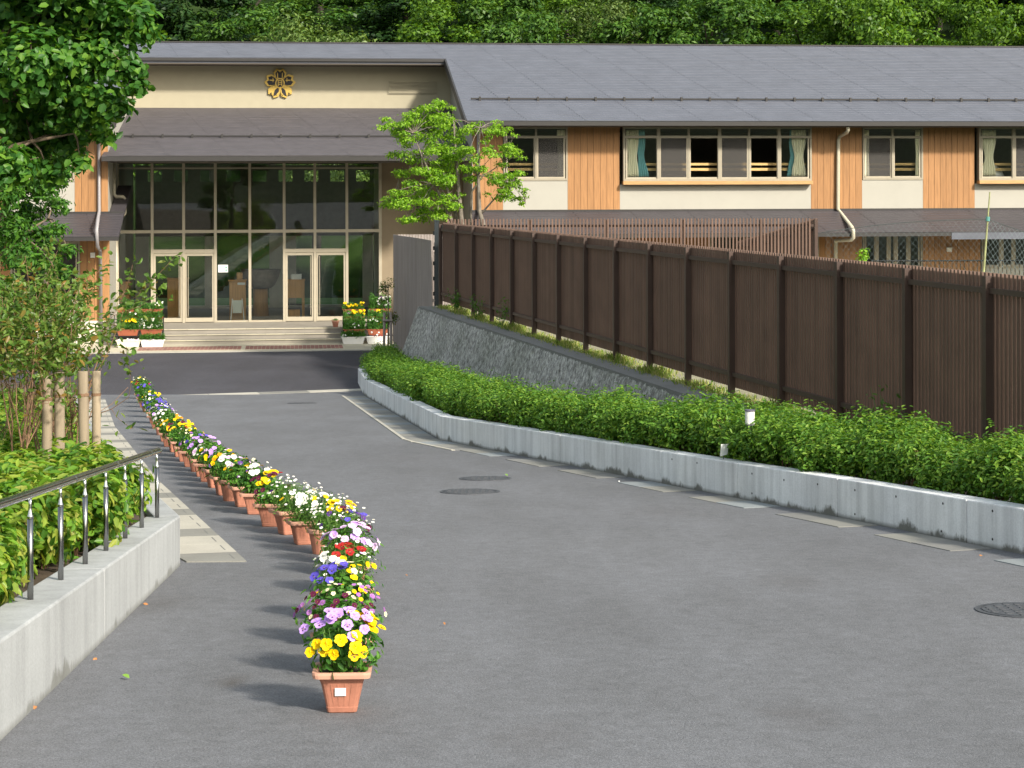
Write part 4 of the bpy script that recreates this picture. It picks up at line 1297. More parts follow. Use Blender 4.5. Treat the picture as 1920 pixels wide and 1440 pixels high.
# sports net on a bamboo pole in the fenced yard
np0, np1 = at(1835, 632, 40.0), at(1856, 360, 40.0); np0.z = ZT - .05
pole = empty('bamboo_pole', np0); tag(pole, 'thin leaning bamboo pole holding up the sports net behind the fence', 'pole')
MB().tube([np0, np0.lerp(np1, .5), np1], [.03, .024, .014], 8).build('shaft', 'bamboo', pole)
for t in (.16, .2, .245): MB().tube([np0.lerp(np1, t), np0.lerp(np1, t + .02)], .032, 8).build('tape', 'tape_pink', pole)
MB().tube([np0.lerp(np1, .80), np0.lerp(np1, .83)], .045, 8).build('knot', 'net_green', pole)
net = empty('sports_net', at(1851, 411, 40.0)); tag(net, 'fine blue green sports net hung from a rope on the bamboo pole', 'net')
top = lambda t: at(1540 + 311 * t, 436 - 25 * t - 6 * math.sin(t * math.pi), 40.0) if t <= 1 else at(1851 + 260 * (t - 1), 411 + 90 * (t - 1), 40.0)
MB().tube([top(t * .1) for t in range(0, 21)], .009, 5).build('rope', 'rope', net)
m = MB()
def nline(p, q, r=.0035):
    d = Vector((q - p)).normalized(); s = d.cross(Vector((0, 1, 0))).normalized() * r
    m.add([p - s, p + s, q + s, q - s], [(0, 1, 2, 3)])
for k in range(-30, 60):
    for sg in (1, -1):
        pa = None
        for j in range(24):
            t = k * .035 + j * .018 * sg + .2
            if 0.02 < t < 1.98:
                tp = top(t); z = tp.z - j * .075
                if z > ZT + .1:
                    pb = Vector((tp.x, 40.0 + .02 * math.sin(t * 40), z))
                    if pa is not None and abs(pb.x - pa.x) < .3: nline(pa, pb, .0010 if t < 1 else .0022)
                    pa = pb
                else: pa = None
            else: pa = None
o = m.build('mesh', 'net_thread', net); o['kind'] = 'stuff'
# pale steel railing on the far right in front of the school
ra = empty('steel_railing', at(1640, 500, 57.0)); ra.location.z = ZFLAT; ORG[ra.name] = ra.location.copy()
tag(ra, 'thin pale baluster railing below the right hand ground floor windows', 'railing')
x0, x1 = at(1635, 500, 57.0).x, at(2000, 500, 57.0).x
zt = at(1780, 487, 57.0).z
MB().tube([(x0, 57, zt - .03), (x1, 57, zt - .03)], .02, 6).build('top_rail', 'steel_dark', ra)
MB().tube([(x0, 57, ZFLAT + .2), (x1, 57, ZFLAT + .2)], .02, 6).build('bottom_rail', 'steel_dark', ra)
x = x0
while x < x1:
    piece('baluster', 'steel_dark', ra, (x - .009, 56.99, ZFLAT), (x + .009, 57.01, zt)); x += .125

# ================================================================== LEFT SIDE: bed wall, handrail, drain
L1, L2 = on_ground(0, 1390), on_ground(338, 1060)
L0 = L1 + (L1 - L2) * 1.3; L0.z = gz(L0.y)
zt1_, zt2_ = at(0, 1203, L1.y).z, at(336, 967, L2.y).z
hL1, hL2 = zt1_ - L1.z, zt2_ - L2.z
R_ = [on_ground(462, 1054), on_ground(300, 905), on_ground(215, 800), on_ground(197, 748)]
def offl(p, q, w):
    n = perp_in(p, q, -1); return n * w
leg = [L2] + [R_[i] + offl(R_[i - 1], R_[min(i + 1, 3)] if i < 3 else R_[i] + (R_[i] - R_[i - 1]), .52) for i in (1, 2, 3)]
for p in leg: p.z = gz(p.y)
bw_ = empty('bed_wall', L2); tag(bw_, 'pale concrete wall of the raised bed carrying the steel handrail', 'wall')
nL = perp_in(L1, L2, -1)
TH = .27
def seg_left(p, q, hp, hq, n1, n2, th=TH):
    return wall_segment('wall_segment', 'concrete_left', bw_, p, q, gz(p.y) + hp, gz(q.y) + hq, th, n1, .002, n1, n2)
nleg = perp_in(leg[0], leg[1], -1)
nc = (nL + nleg).normalized()
mid = L1.lerp(L2, .45); mid.z = gz(mid.y)
seg_left(L0, mid, hL1 + (hL1 - hL2) * 1.3, hL1 + (hL2 - hL1) * .45, nL, nL)
seg_left(mid, L2, hL1 + (hL2 - hL1) * .45, hL2, nL, nc)
for i in range(3):
    seg_left(leg[i], leg[i + 1], hL2 - .06 * i, hL2 - .06 * (i + 1), nc if i == 0 else nleg, nleg, .2)
# soil of the left bed
m = MB()
q = [L0 + nL * .2, L1 + nL * .2, L2 + nc * .2] + [leg[i] + nleg * .15 for i in (1, 2, 3)]
for i in range(len(q) - 1):
    a, b = q[i], q[i + 1]
    za, zb = gz(a.y) + .33, gz(b.y) + .33
    m.poly([(a.x, a.y, za), (b.x, b.y, zb), (b.x - 14, b.y, zb + .5), (a.x - 14, a.y, za + .5)])
tag(fix_normals(m.build('bed_soil', 'soil')), kind='structure')
# widen the asphalt to the left, where the drive swings round
dl = empty('drain_cover_strip', R_[0]); tag(dl, kind='structure')
rs = resample(R_, .60)
for i in range(len(rs) - 1):
    p, q2 = rs[i], rs[i + 1]
    d = (q2 - p).normalized(); n = perp_in(p, q2, -1)
    a, b = p + d * .004, q2 - d * .004
    c4 = [a, b, b + n * .515, a + n * .515]
    if i == 0: c4[3] = Vector((L2.x + .02, a.y - .02, 0)); c4[0] = a
    sl = fix_normals(MB().hexa([(v.x, v.y, gz(v.y) - .06) for v in c4], [(v.x, v.y, gz(v.y) + .011) for v in c4]).build('drain_cover', 'concrete_pale' if i % 3 else 'concrete_slab', dl))
    s0, s1 = a + d * .15 + n * .07, b - d * .12 + n * .07
    c4 = [s0, s1, s1 + n * .010, s0 + n * .010]
    fix_normals(MB().hexa([(v.x, v.y, gz(v.y) + .006) for v in c4], [(v.x, v.y, gz(v.y) + .0125) for v in c4]).build('slot', 'concrete_grey', sl))
# steel handrail
hr = empty('handrail', L1); tag(hr, 'round stainless steel handrail on short posts along the bed wall', 'handrail')
def wall_pt(px, inset):
    lo, hi = 3.0, 20.0
    d = (L2 - L1) / (L2.y - L1.y)
    for _ in range(60):
        Y = (lo + hi) / 2
        X = L1.x + d.x * (Y - L1.y) + nL.x * inset
        if 960 + F * X / Y < px: lo = Y
        else: hi = Y
    t = (Y - L1.y) / (L2.y - L1.y)
    return Vector((X, Y, gz(Y) + hL1 + (hL2 - hL1) * t)), t
posts_px = [-60, 55, 112, 158, 197, 233, 264, 293]
prail = []
for px in posts_px:
    b, t = wall_pt(px, .16)
    yr = 945 - .339 * px if px > 0 else 945 - .339 * px
    ztop = at(px, yr, b.y).z
    prail.append(Vector((b.x, b.y, ztop)))
    e = MB().tube([b - Vector((0, 0, .02)), Vector((b.x, b.y, ztop - .13))], .0165, 14).build('post', 'steel', hr, smooth=True)
    MB().tube([Vector((b.x, b.y, ztop - .131)), Vector((b.x, b.y, ztop - .118)), Vector((b.x, b.y, ztop - .108)), Vector((b.x, b.y, ztop - .06)), Vector((b.x, b.y, ztop - .015))], [.0175, .0185, .012, .009, .009], 14).build('bracket', 'steel_bright', e, smooth=True)
ext = prail[0] + (prail[0] - prail[1]) * 1.6
endp = prail[-1] + (prail[-1] - prail[-2]).normalized() * .12
MB().tube([ext] + prail + [endp], .024, 16).build('rail', 'steel_bright', hr, smooth=True)
MB().tube([endp, endp + (prail[-1] - prail[-2]).normalized() * .018], [.0255, .018], 16).build('end_cap', 'steel_bright', hr, smooth=True)
for i in (2, 4, 6):
    p, q2 = prail[i].lerp(prail[i + 1], .5), prail[i].lerp(prail[i + 1], .5) + (prail[i + 1] - prail[i]).normalized() * .006
    MB().tube([p, q2], .0248, 16).build('joint_ring', 'steel_bright', hr, smooth=True)

# ================================================================== VEGETATION
def bush_mesh(name, mat, r, h, n, L, W, rng, zc=.5, stems=5):
    P, N = [], []
    nb = 9
    for k in range(nb):
        a = rng.random() * 6.283; d = rng.random() ** .5 * r * .62
        c = (math.cos(a) * d, math.sin(a) * d, h * (.42 + .36 * rng.random()))
        p, nn = blob_points(n // nb, c, (r * .5, r * .5, h * .36), rng, 2.0)
        P.append(p); N.append(nn)
    P = np.concatenate(P); N = np.concatenate(N)
    keep = P[:, 2] > .05
    P, N = P[keep], N[keep]
    N[:, 2] += .25
    V, Fq = leaves(P, N, rng.uniform(L * .7, L * 1.25, len(P)), rng.uniform(W * .8, W * 1.2, len(P)), rng, .35)
    mi = np.zeros(len(Fq), int)
    st = MB()
    for k in range(stems):
        a = rng.random() * 6.283; d = r * .55 * rng.random()
        st.tube([(d * .25 * math.cos(a), d * .25 * math.sin(a), -.02), (d * .7 * math.cos(a), d * .7 * math.sin(a), h * .4), (d * 1.2 * math.cos(a), d * 1.2 * math.sin(a), h * .75)], [.012, .008, .004], 4, cap=False)
    V2 = np.array(st.V); F2 = np.array(st.F)
    V_, F_ = merge([(V, Fq), (V2, F2)])
    return np_mesh(name, V_, F_, [mat, 'twig'], np.concatenate([mi, np.ones(len(F2), int)]))
hb = [bush_mesh('shrub', 'leaf_hedge', .42, .76, 2200, .062, .028, np.random.default_rng(30 + i)) for i in range(4)]
hedge = empty('clipped_hedge', B_); tag(hedge, 'long clipped azalea hedge behind the low concrete planter wall', 'hedge')
rr = random.Random(5)
hp = resample(rp, .44)
for i, p in enumerate(hp):
    j = min(range(len(rp) - 1), key=lambda k: ((rp[k] + rp[k + 1]) / 2 - p).length if False else abs((p - rp[k]).dot((rp[k + 1] - rp[k]).normalized()) - (rp[k + 1] - rp[k]).length / 2))
    n = vn[min(range(len(rp)), key=lambda k: (rp[k] - p).length)]
    s = (p - F0).dot(DV)
    room = (p - F0).dot(NL) - EDGE
    for row, off in enumerate((.46, .88, 1.3)):
        if row and room < off + .55: continue
        if row == 2 and p.y > 24: continue
        q = p + n * (off + rr.uniform(-.08, .08))
        hs = rr.uniform(.72, .95) * (1.0 if p.y > 20 else .93) * (.95 if p.y > 44 else 1)
        zz = gz(p.y) + .24
        link('shrub', hb[rr.randrange(4)], hedge, q - ORG[hedge.name] + Vector((0, 0, zz - q.z)), (0, 0, rr.uniform(0, 6.28)), (hs * 1.08, hs * 1.08, hs * rr.uniform(.88, 1.04)))
# left bed shrubs
pb = [bush_mesh('shrub', 'leaf_photinia', .45, .78, 1350, .115, .045, np.random.default_rng(60 + i), stems=7) for i in range(4)]
lh = empty('bed_shrubs', L1 + nL * .7); tag(lh, 'dense yellow green leafy hedge in the raised bed behind the handrail', 'hedge')
def put_left(x, y, s, zs=1.0):
    link('shrub', pb[rr.randrange(4)], lh, Vector((x, y, gz(y) + .30)) - ORG[lh.name], (0, 0, rr.uniform(0, 6.28)), (s, s, s * zs))
dL = (L2 - L1).normalized(); Ll = (L2 - L1).length
k = -1.6
while k < Ll - .1:
    for row, off in enumerate((.53, .90, 1.30, 1.78, 2.3, 2.9)):
        b = L1 + dL * (k + rr.uniform(-.1, .1)) + nL * (off + rr.uniform(-.1, .1))
        put_left(b.x, b.y, rr.uniform(.68, .86) * (.94 if row == 0 else .98), 1.0)
    k += .36
for i in range(len(leg) - 1):
    a, b = leg[i], leg[i + 1]; n = int((b - a).length / .6)
    for k in range(n):
        p = a.lerp(b, (k + .3) / n)
        if p.y > 30: continue
        for row, off in enumerate((.60, 1.2, 1.9, 2.7)):
            if p.y > 22 and row > 1: continue
            put_left(p.x + nleg.x * off, p.y + nleg.y * off, rr.uniform(.62, .80), .85)
# wood: tapered limb tubes
def limb(m, p, d, L, r, rng, depth, tips, bend=.25, up=.15, kids=3):
    p = Vector(p); d = Vector(d).normalized(); pts = [p.copy()]; rs_ = [r]
    n = 4
    for i in range(n):
        d = (d + Vector(rng.normal(size=3)) * bend * .5 + Vector((0, 0, up * .3))).normalized()
        p = p + d * (L / n); pts.append(p.copy()); rs_.append(max(.0022, r * (1 - .55 * (i + 1) / n)))
    m.tube(pts, rs_, 6 if depth else 5, cap=False)
    if depth == 0:
        tips.extend((pts[i].lerp(pts[i + 1], t), d) for i in range(1, n) for t in (.25, .75))
    tips.append((pts[-1], d))
    if depth > 0:
        for k in range(kids):
            t = rng.integers(2, n + 1)
            nd_ = (d + Vector(rng.normal(size=3)) * .75 + Vector((0, 0, up))).normalized()
            limb(m, pts[t], nd_, L * rng.uniform(.5, .75), rs_[t] * .75, rng, depth - 1, tips, bend, up, kids)
def tree(name, base, mat, woodmat, rng, blobs, n, L, W, limbs, label, cat='tree', group=None, simple=False, power=2.2, dirs_down=0.0, twigs=True):
    """blobs: (centre, radii); limbs: list of (points, radii) world coords"""
    e = empty(name, base); tag(e, label, cat, group)
    P, N = [], []
    vol = np.array([b[1][0] * b[1][2] for b in blobs]); vol = vol / vol.sum()
    for (c, r), w in zip(blobs, vol):
        p, nn = blob_points(max(8, int(n * w)), c, r, rng, power); P.append(p); N.append(nn)
    P = np.concatenate(P); N = np.concatenate(N)
    V, Fq = leaves(P, N, rng.uniform(L * .65, L * 1.25, len(P)), rng.uniform(W * .75, W * 1.2, len(P)), rng, .3, simple)
    b = np.array(base)
    link('crown', np_mesh('crown', V - b, Fq, mat), e)
    m = MB()
    for pts, rad in limbs: m.tube(pts, rad, 8, cap=True)
    if twigs:
        for (c, r) in blobs:
            c = Vector(c)
            # nearest limb point to the clump
            best = min(((Vector(p) - c).length, Vector(p), k) for k, (pts, _) in enumerate(limbs) for p in pts)
            m.tube([best[1], best[1].lerp(c, .5) + Vector((0, 0, .06)), c], [.015, .010, .005], 5, cap=False)
            for _ in range(4):
                q = c + Vector(rng.normal(size=3)) * (r[0] * .45)
                m.tube([c, q], [.008, .003], 4, cap=False)
    m.build('trunk', woodmat, e, smooth=True)
    return e
rngT = np.random.default_rng(77)
# lime green multi stem tree behind the fence corner
YL = 52.3
bl = []
def fill(cx, cy, rx, ry, n, r0, r1, flat=.42):
    for _ in range(n):
        a = rngT.random() * 6.283; q = rngT.random() ** .5
        p = at(cx + rx * q * math.cos(a), cy + ry * q * math.sin(a), YL + rngT.uniform(-.7, .7))
        r = rngT.uniform(r0, r1)
        bl.append((tuple(p), (r, r, r * flat)))
fill(800, 278, 70, 78, 62, .13, .34, .38); fill(765, 235, 36, 24, 12, .12, .26, .38); fill(925, 300, 54, 74, 42, .11, .27, .4); fill(785, 385, 64, 32, 26, .14, .32, .38)
fill(850, 330, 34, 66, 14, .13, .3, .4); fill(970, 355, 26, 28, 12, .09, .18, .4); fill(820, 205, 30, 18, 10, .12, .24, .4); fill(740, 235, 24, 16, 8, .12, .22, .4); fill(745, 372, 24, 16, 8, .1, .2, .4); fill(905, 240, 42, 18, 12, .1, .22, .4); fill(985, 372, 14, 12, 5, .07, .12, .4)
pl = lambda *a: [at(x, y, YL + dy) for x, y, dy in a]
limbs = [([at(880, 700, YL)] + pl((868, 440, 0), (862, 380, 0), (856, 300, .1), (850, 225, .2)), [.09, .07, .06, .04, .012]),
         (pl((868, 470, 0), (845, 410, -.2), (815, 345, -.3), (790, 290, -.4), (775, 250, -.4)), [.06, .05, .035, .022, .008]),
         (pl((868, 450, 0), (852, 395, .2), (830, 330, .3), (815, 250, .4), (812, 205, .4)), [.05, .042, .03, .02, .008]),
         (pl((870, 480, 0), (882, 410, .1), (884, 360, .2), (905, 330, .2), (945, 305, .1)), [.05, .045, .03, .02, .008]),
         (pl((900, 640, -.3), (908, 430, -.3), (899, 395, -.3), (897, 330, -.3), (900, 240, -.2)), [.085, .07, .055, .035, .01]),
         (pl((903, 400, -.3), (925, 375, -.2), (960, 345, -.1), (985, 380, 0)), [.03, .022, .014, .006]),
         (pl((860, 430, 0), (820, 400, .3), (780, 385, .5), (740, 378, .5)), [.035, .028, .018, .006])]
lb = at(878, 640, YL); lb.z = ZFLAT
tree('lime_tree', lb, 'leaf_lime', 'bark_grey', rngT, bl, 18000, .088, .04, limbs, 'bright lime green multi stemmed tree behind the fence corner', twigs=True, power=3.0)
# big leafed tree at the upper left
rngB = np.random.default_rng(5)
bl = []
YB = 18.5
for (x, y, r) in ((30, 40, 85), (110, 30, 80), (190, 35, 62), (245, 25, 45), (60, 120, 85), (140, 115, 80), (205, 100, 55), (240, 130, 34), (255, 165, 26), (40, 205, 80), (120, 195, 70), (185, 185, 48), (225, 200, 30),
                  (60, 270, 55), (130, 260, 45), (185, 245, 30), (165, 225, 35), (205, 258, 16), (90, 320, 36), (20, 310, 50), (150, 300, 24), (265, 60, 34), (20, -60, 120), (130, -70, 110), (230, -60, 70), (-60, 60, 120), (-60, 180, 100), (-80, -60, 140), (20, -190, 140), (140, -180, 100)):
    p = at(x, y, YB + rngB.uniform(-.5, .6)); R0 = r * YB / F
    bl.append((tuple(p), (R0, R0 * 1.1, R0 * .82)))
tb = at(-150, 900, YB); tb.z = gz(YB) + .3
plb = lambda *a: [at(x, y, YB + dy) for x, y, dy in a]
limbs = [([tb] + plb((-140, 500, 0), (-110, 300, 0), (-60, 120, .1), (-20, -60, .1), (10, -200, 0)), [.13, .11, .095, .07, .04, .015]),
         (plb((-100, 280, 0), (-20, 200, -.1), (70, 150, -.1), (150, 130, 0), (235, 140, .1)), [.06, .05, .035, .022, .008]),
         (plb((-70, 160, 0), (10, 60, .1), (100, 10, .2), (200, 20, .2)), [.05, .04, .025, .008]),
         (plb((-110, 330, 0), (-30, 290, .1), (60, 265, .1), (140, 250, 0)), [.045, .035, .02, .007])]
tree('broadleaf_tree', tb, 'leaf_big', 'bark', rngB, bl, 25000, .092, .062, limbs, 'dark broad leafed tree reaching in from the upper left corner', power=1.9)
# finer leafed tree below it
rngM = np.random.default_rng(6)
bl = []
YM = 27.0
for (x, y, r) in ((40, 300, 46), (95, 305, 36), (20, 350, 52), (80, 350, 42), (118, 330, 22), (50, 400, 42), (105, 385, 28), (20, 430, 46), (75, 440, 38), (110, 430, 20), (40, 480, 44), (85, 490, 30), (-40, 360, 80), (-40, 460, 70), (10, 540, 40), (60, 250, 40), (115, 280, 30), (30, 600, 50), (80, 560, 40), (110, 510, 28), (45, 660, 45), (130, 470, 18)):
    p = at(x, y, YM + rngM.uniform(-.8, .8)); R0 = r * YM / F
    bl.append((tuple(p), (R0, R0, R0 * .7)))
tb = at(-30, 800, YM); tb.z = gz(YM) + .3
plm = lambda *a: [at(x, y, YM + dy) for x, y, dy in a]
limbs = [([tb] + plm((-25, 600, 0), (-10, 480, 0), (10, 380, 0), (20, 300, 0)), [.08, .07, .055, .035, .01]), (plm((-20, 500, 0), (40, 440, 0), (90, 410, 0)), [.04, .025, .008]), (plm((0, 400, 0), (50, 350, .1), (100, 325, .1)), [.035, .02, .007])]
tree('maple_tree', tb, 'leaf_maple', 'bark', rngM, bl, 11000, .09, .036, limbs, 'fine leafed green maple under the broad leafed tree at the left')
# sparse staked shrubs
def sapling(px, Y, ztop_py, label, seed, spread=.5, nst=5, nleaf=420, L=.075):
    rng = np.random.default_rng(seed)
    b = Vector((at(px, 900, Y).x, Y, gz(Y) + .3))
    H = at(px, ztop_py, Y).z - b.z
    e = empty('sparse_shrub', b); tag(e, label, 'shrub')
    m = MB(); tips = []
    for k in range(nst):
        a = rng.random() * 6.283
        d = Vector((math.cos(a) * spread * .45, math.sin(a) * spread * .45, 1))
        limb(m, b, d, H * rng.uniform(.36, .52), .011, rng, 2, tips, .2, .3, 3)
    m.build('stems', 'twig', e)
    P, N = [], []
    for (p, d) in tips:
        nn = int(nleaf / len(tips)) + 1
        pts = np.array(p) + rng.normal(size=(nn, 3)) * np.array([.045, .045, .05])
        P.append(pts); N.append(rng.normal(size=(nn, 3)) * .7 + np.array([0, -.2, .7]))
    P = np.concatenate(P); N = np.concatenate(N)
    keep = (P[:, 2] > b.z + 1.15) | (rng.random(len(P)) < .13)
    P, N = P[keep], N[keep]
    V, Fq = leaves(P, N, rng.uniform(L * .6, L * 1.2, len(P)), rng.uniform(L * .32, L * .55, len(P)), rng, .3)
    link('foliage', np_mesh('foliage', V - np.array(b), Fq, 'leaf_sparse'), e)
sapling(150, 17.7, 480, 'sparse twiggy shrub tied to the right hand pair of timber stakes', 1, .40, 4, 900)
sapling(92, 17.6, 400, 'sparse tall shrub growing by the left hand pair of timber stakes', 2, .5, 5, 1500)
sapling(30, 17.0, 400, 'tall leafy shrub nearest the left edge beside the stakes', 3, .5, 5, 1600)
sapling(10, 18.5, 420, 'leafy shrub behind the stakes at the left edge of the picture', 4, .6, 5, 1700)
sapling(120, 19.5, 470, 'sparse shrub standing a little behind the stakes', 8, .5, 4, 900)
# timber stakes
def stake(px, Y, ytop, label, lean=0.0, r=.047):
    b = Vector((at(px, 900, Y).x, Y, gz(Y) + .15)); zt = at(px, ytop, Y).z
    o = empty('timber_stake', b); tag(o, label, 'stake', 'timber stakes in the raised bed')
    m = MB().tube([b, (b.x + lean * .5, b.y, (b.z + zt) / 2), (b.x + lean, b.y, zt - .006), (b.x + lean, b.y, zt)], [r, r * .98, r * .97, r * .88], 14); m.build('post', 'stake_wood', o, smooth=True)
    MB().tube([(b.x + lean * .8, b.y, zt - .22), (b.x + lean * .8, b.y, zt - .195)], r * 1.06, 14).build('tie_band', 'twig', o)
stake(86, 17.1, 704, 'leftmost of the four round timber stakes, greyed and slightly leaning', .02)
stake(112, 17.1, 698, 'second timber stake from the left, brown and knotty')
stake(160, 17.0, 696, 'third timber stake from the left, tallest and palest', -.02)
stake(181, 17.25, 696, 'rightmost timber stake, thin and close to the third one', 0, .04)
# young tree with prop stakes beside the entrance planters
bs_ = at(727, 690, 55.0); bs_.z = ZFLAT
rng = np.random.default_rng(12)
bl = [(tuple(at(727 + rng.uniform(-14, 14), 560 + rng.uniform(-38, 45), 55.0)), (.16, .16, .2)) for _ in range(12)]
tree('propped_sapling', bs_, 'leaf_sparse', 'bark_grey', rng, bl, 500, .07, .03, [([bs_] + [at(728, y, 55.0) for y in (640, 590, 540)], [.03, .028, .02, .008])], 'thin sapling with grey props at the left end of the stone wall', twigs=True)
ps = empty('prop_stakes', bs_); tag(ps, 'grey prop stakes tied round the thin sapling by the stone wall', 'stake')
for dx in (-.10, .12):
    MB().tube([(bs_.x + dx, 54.85, ZFLAT), (bs_.x + dx * .8, 54.85, at(727, 585, 55).z)], .04, 8).build('stake', 'grey_wood', ps)
MB().tube([(bs_.x - .13, 54.8, at(727, 600, 55).z), (bs_.x + .15, 54.8, at(727, 600, 55).z)], .03, 8).build('cross_bar', 'grey_wood', ps)
# low shrub seen above the fence on the right
wp = at(1617, 500, 38.0)
bl = [(tuple(at(1617 + rng.uniform(-7, 7), 485 + rng.uniform(-22, 18), 38.0)), (.09, .09, .11)) for _ in range(10)]
wb = Vector((wp.x, 38.0, ZT - .02))
tree('climbing_plant', wb, 'leaf_lime', 'twig', rng, bl, 260, .07, .04, [([wb, (wp.x, 38, -2.2), tuple(at(1617, 490, 38))], [.015, .012, .006])], 'small bright green plant peeping over the brown fence on the right')
# grass and weeds under the fence
rng = np.random.default_rng(9)
n = 9000
s = rng.uniform(-17, 9.8, n); off = np.abs(rng.normal(0, .12, n)) * rng.choice([-1, 1], n, p=[.35, .65]) + .02
off = np.minimum(off, .42)
P = np.array(F0)[None] + np.array(DV)[None] * s[:, None] + np.array(NL)[None] * off[:, None]
P[:, 2] = ZT
clump = np.array([max(.12, .5 + .9 * noise.noise(Vector((x * .9, 0, 4)))) for x in s])
dirs = rng.normal(size=(n, 3)) * .45; dirs[:, 2] = 1
N = rng.normal(size=(n, 3)); N[:, 2] *= .2
Lg = rng.uniform(.05, .16, n) * clump * 1.5
V, Fq = leaves(P, N, Lg, rng.uniform(.008, .016, n), rng, .2, dirs=dirs)
tag(link('grass', np_mesh('grass', V, Fq, 'grass')), 'pale green grass and moss along the foot of the brown fence', 'grass', kind='stuff')
def weed(sx, h, label, seed, n=90, off=.14):
    rng = np.random.default_rng(seed)
    b = fp(sx, off)
    e = empty('weed', b); tag(e, label, 'weed', 'tall weeds along the fence foot')
    m = MB(); P = []
    for k in range(5):
        t = Vector((rng.normal() * .12, rng.normal() * .12, h * rng.uniform(.7, 1)))
        m.tube([b, b + t * .5, b + t], [.006, .005, .002], 4, cap=False)
        for j in range(n // 5): P.append(np.array(b + t * rng.uniform(.15, 1)) + rng.normal(size=3) * .05)
    m.build('stem', 'stem_green', e)
    P = np.array(P); V, Fq = leaves(P, rng.normal(size=P.shape) + np.array([0, 0, .6]), .075, .03, rng, .3)
    link('foliage', np_mesh('foliage', V - np.array(b), Fq, 'weed'), e)
weed(7.6, .62, 'bushy weed by the fence foot nearest the far corner', 1, 150); weed(5.0, .6, 'tall thin weed between the third and fourth fence posts', 2); weed(2.6, .66, 'tall feathery weed before the fourth fence post from the corner', 3)
weed(-17.6, .75, 'weed growing up behind the hedge against the near fence panels', 5, 110, .12)

# lantern and tag in the hedge
lp = on_ground(1406, 868 + 60)
i = min(range(len(rp)), key=lambda k: (rp[k] - lp).length)
YQ = 20.62
lq = Vector((at(1406, 783, YQ).x, YQ, gz(YQ) + .22))
e = empty('garden_light', lq); tag(e, 'white lantern head on a grey post in the hedge', 'lamp')
zc0, zc1 = at(1406, 795, YQ).z, at(1406, 771, YQ).z
ring = lambda r, z: [(lq.x + r * math.cos(t * .314), lq.y + r * math.sin(t * .314), z) for t in range(20)]
MB().tube([lq, (lq.x, lq.y, zc0 - .012)], .027, 12).build('post', 'steel', e)
MB().loft([ring(.053, zc0 - .011), ring(.053, zc0)]).build('base_ring', 'lamp_cap', e)
MB().loft([ring(.050, zc0 + .001), ring(.052, zc1)]).build('diffuser', 'lamp_white', e, smooth=False)
MB().loft([ring(.058, zc1 + .001), ring(.056, zc1 + .016), ring(.02, zc1 + .02)]).build('cap', 'lamp_cap', e)
tq = at(1357, 845, 20.75)
e = empty('plant_tag', (tq.x, tq.y, gz(tq.y) + .22)); tag(e, 'small white tilted plant tag at the foot of the hedge', 'tag')
m = MB().hexa([at(1350, 856, 20.75), at(1364, 852, 20.80), at(1364, 852, 20.81), at(1350, 856, 20.76)], [at(1352, 833, 20.75), at(1366, 832, 20.80), at(1366, 832, 20.81), at(1352, 833, 20.76)])
fix_normals(m.build('plate', 'paper', e))
MB().tube([(tq.x, tq.y + .03, gz(tq.y) + .2), (tq.x, tq.y + .03, tq.z)], .005, 6).build('stick', 'steel_dark', e)

# ================================================================== FLOWER POTS ALONG THE DRIVE
def disc(cx, cy, rx, ry, rot, z0, z1, n=10):
    c, s = math.cos(rot), math.sin(rot)
    ring = [(cx + c * rx * math.cos(t * 2 * math.pi / n) - s * ry * math.sin(t * 2 * math.pi / n), cy + s * rx * math.cos(t * 2 * math.pi / n) + c * ry * math.sin(t * 2 * math.pi / n), z1) for t in range(n)]
    return [(cx * .5, cy * .5, z0)] + ring, [(0, i + 1, (i + 1) % n + 1) for i in range(n)]
BL = {}
def blossom_mesh(col, eye='petal_eye', dark=False):
    key = (col, eye, dark)
    if key in BL: return BL[key]
    m = MB()
    for cx, cy, rx, ry, rot, z in ((-.20, .24, .30, .25, .6, .0), (.20, .24, .30, .25, -.6, .012), (-.27, -.04, .27, .22, .1, .03), (.27, -.04, .27, .22, -.1, .04), (0, -.26, .33, .27, 0, .055)):
        v, f = disc(cx, cy, rx, ry, rot, z + .0, z + .09); m.add(v, f, 0)
    if dark:
        for cx, cy in ((-.16, -.02), (.16, -.02), (0, -.15)):
            v, f = disc(cx, cy, .11, .08, 0, .10, .125, 7); m.add(v, f, 2)
    v, f = disc(0, -.02, .07, .06, 0, .12, .135, 7); m.add(v, f, 1)
    BL[key] = m.mesh('blossom', ['petal_' + col, eye, 'petal_eye_dark'])
    return BL[key]
def daisy_mesh():
    if 'daisy' in BL: return BL['daisy']
    m = MB()
    v, f = disc(0, 0, .5, .5, 0, .0, .08, 10); m.add(v, f, 0)
    v, f = disc(0, 0, .2, .2, 0, .12, .09, 7); m.add(v, f, 1)
    BL['daisy'] = m.mesh('daisy', ['petal_white', 'petal_eye', 'petal_eye_dark'])
    return BL['daisy']
def mesh_np(me):
    V = np.empty(len(me.vertices) * 3); me.vertices.foreach_get('co', V)
    return V.reshape(-1, 3), [(tuple(p.vertices), p.material_index) for p in me.polygons]
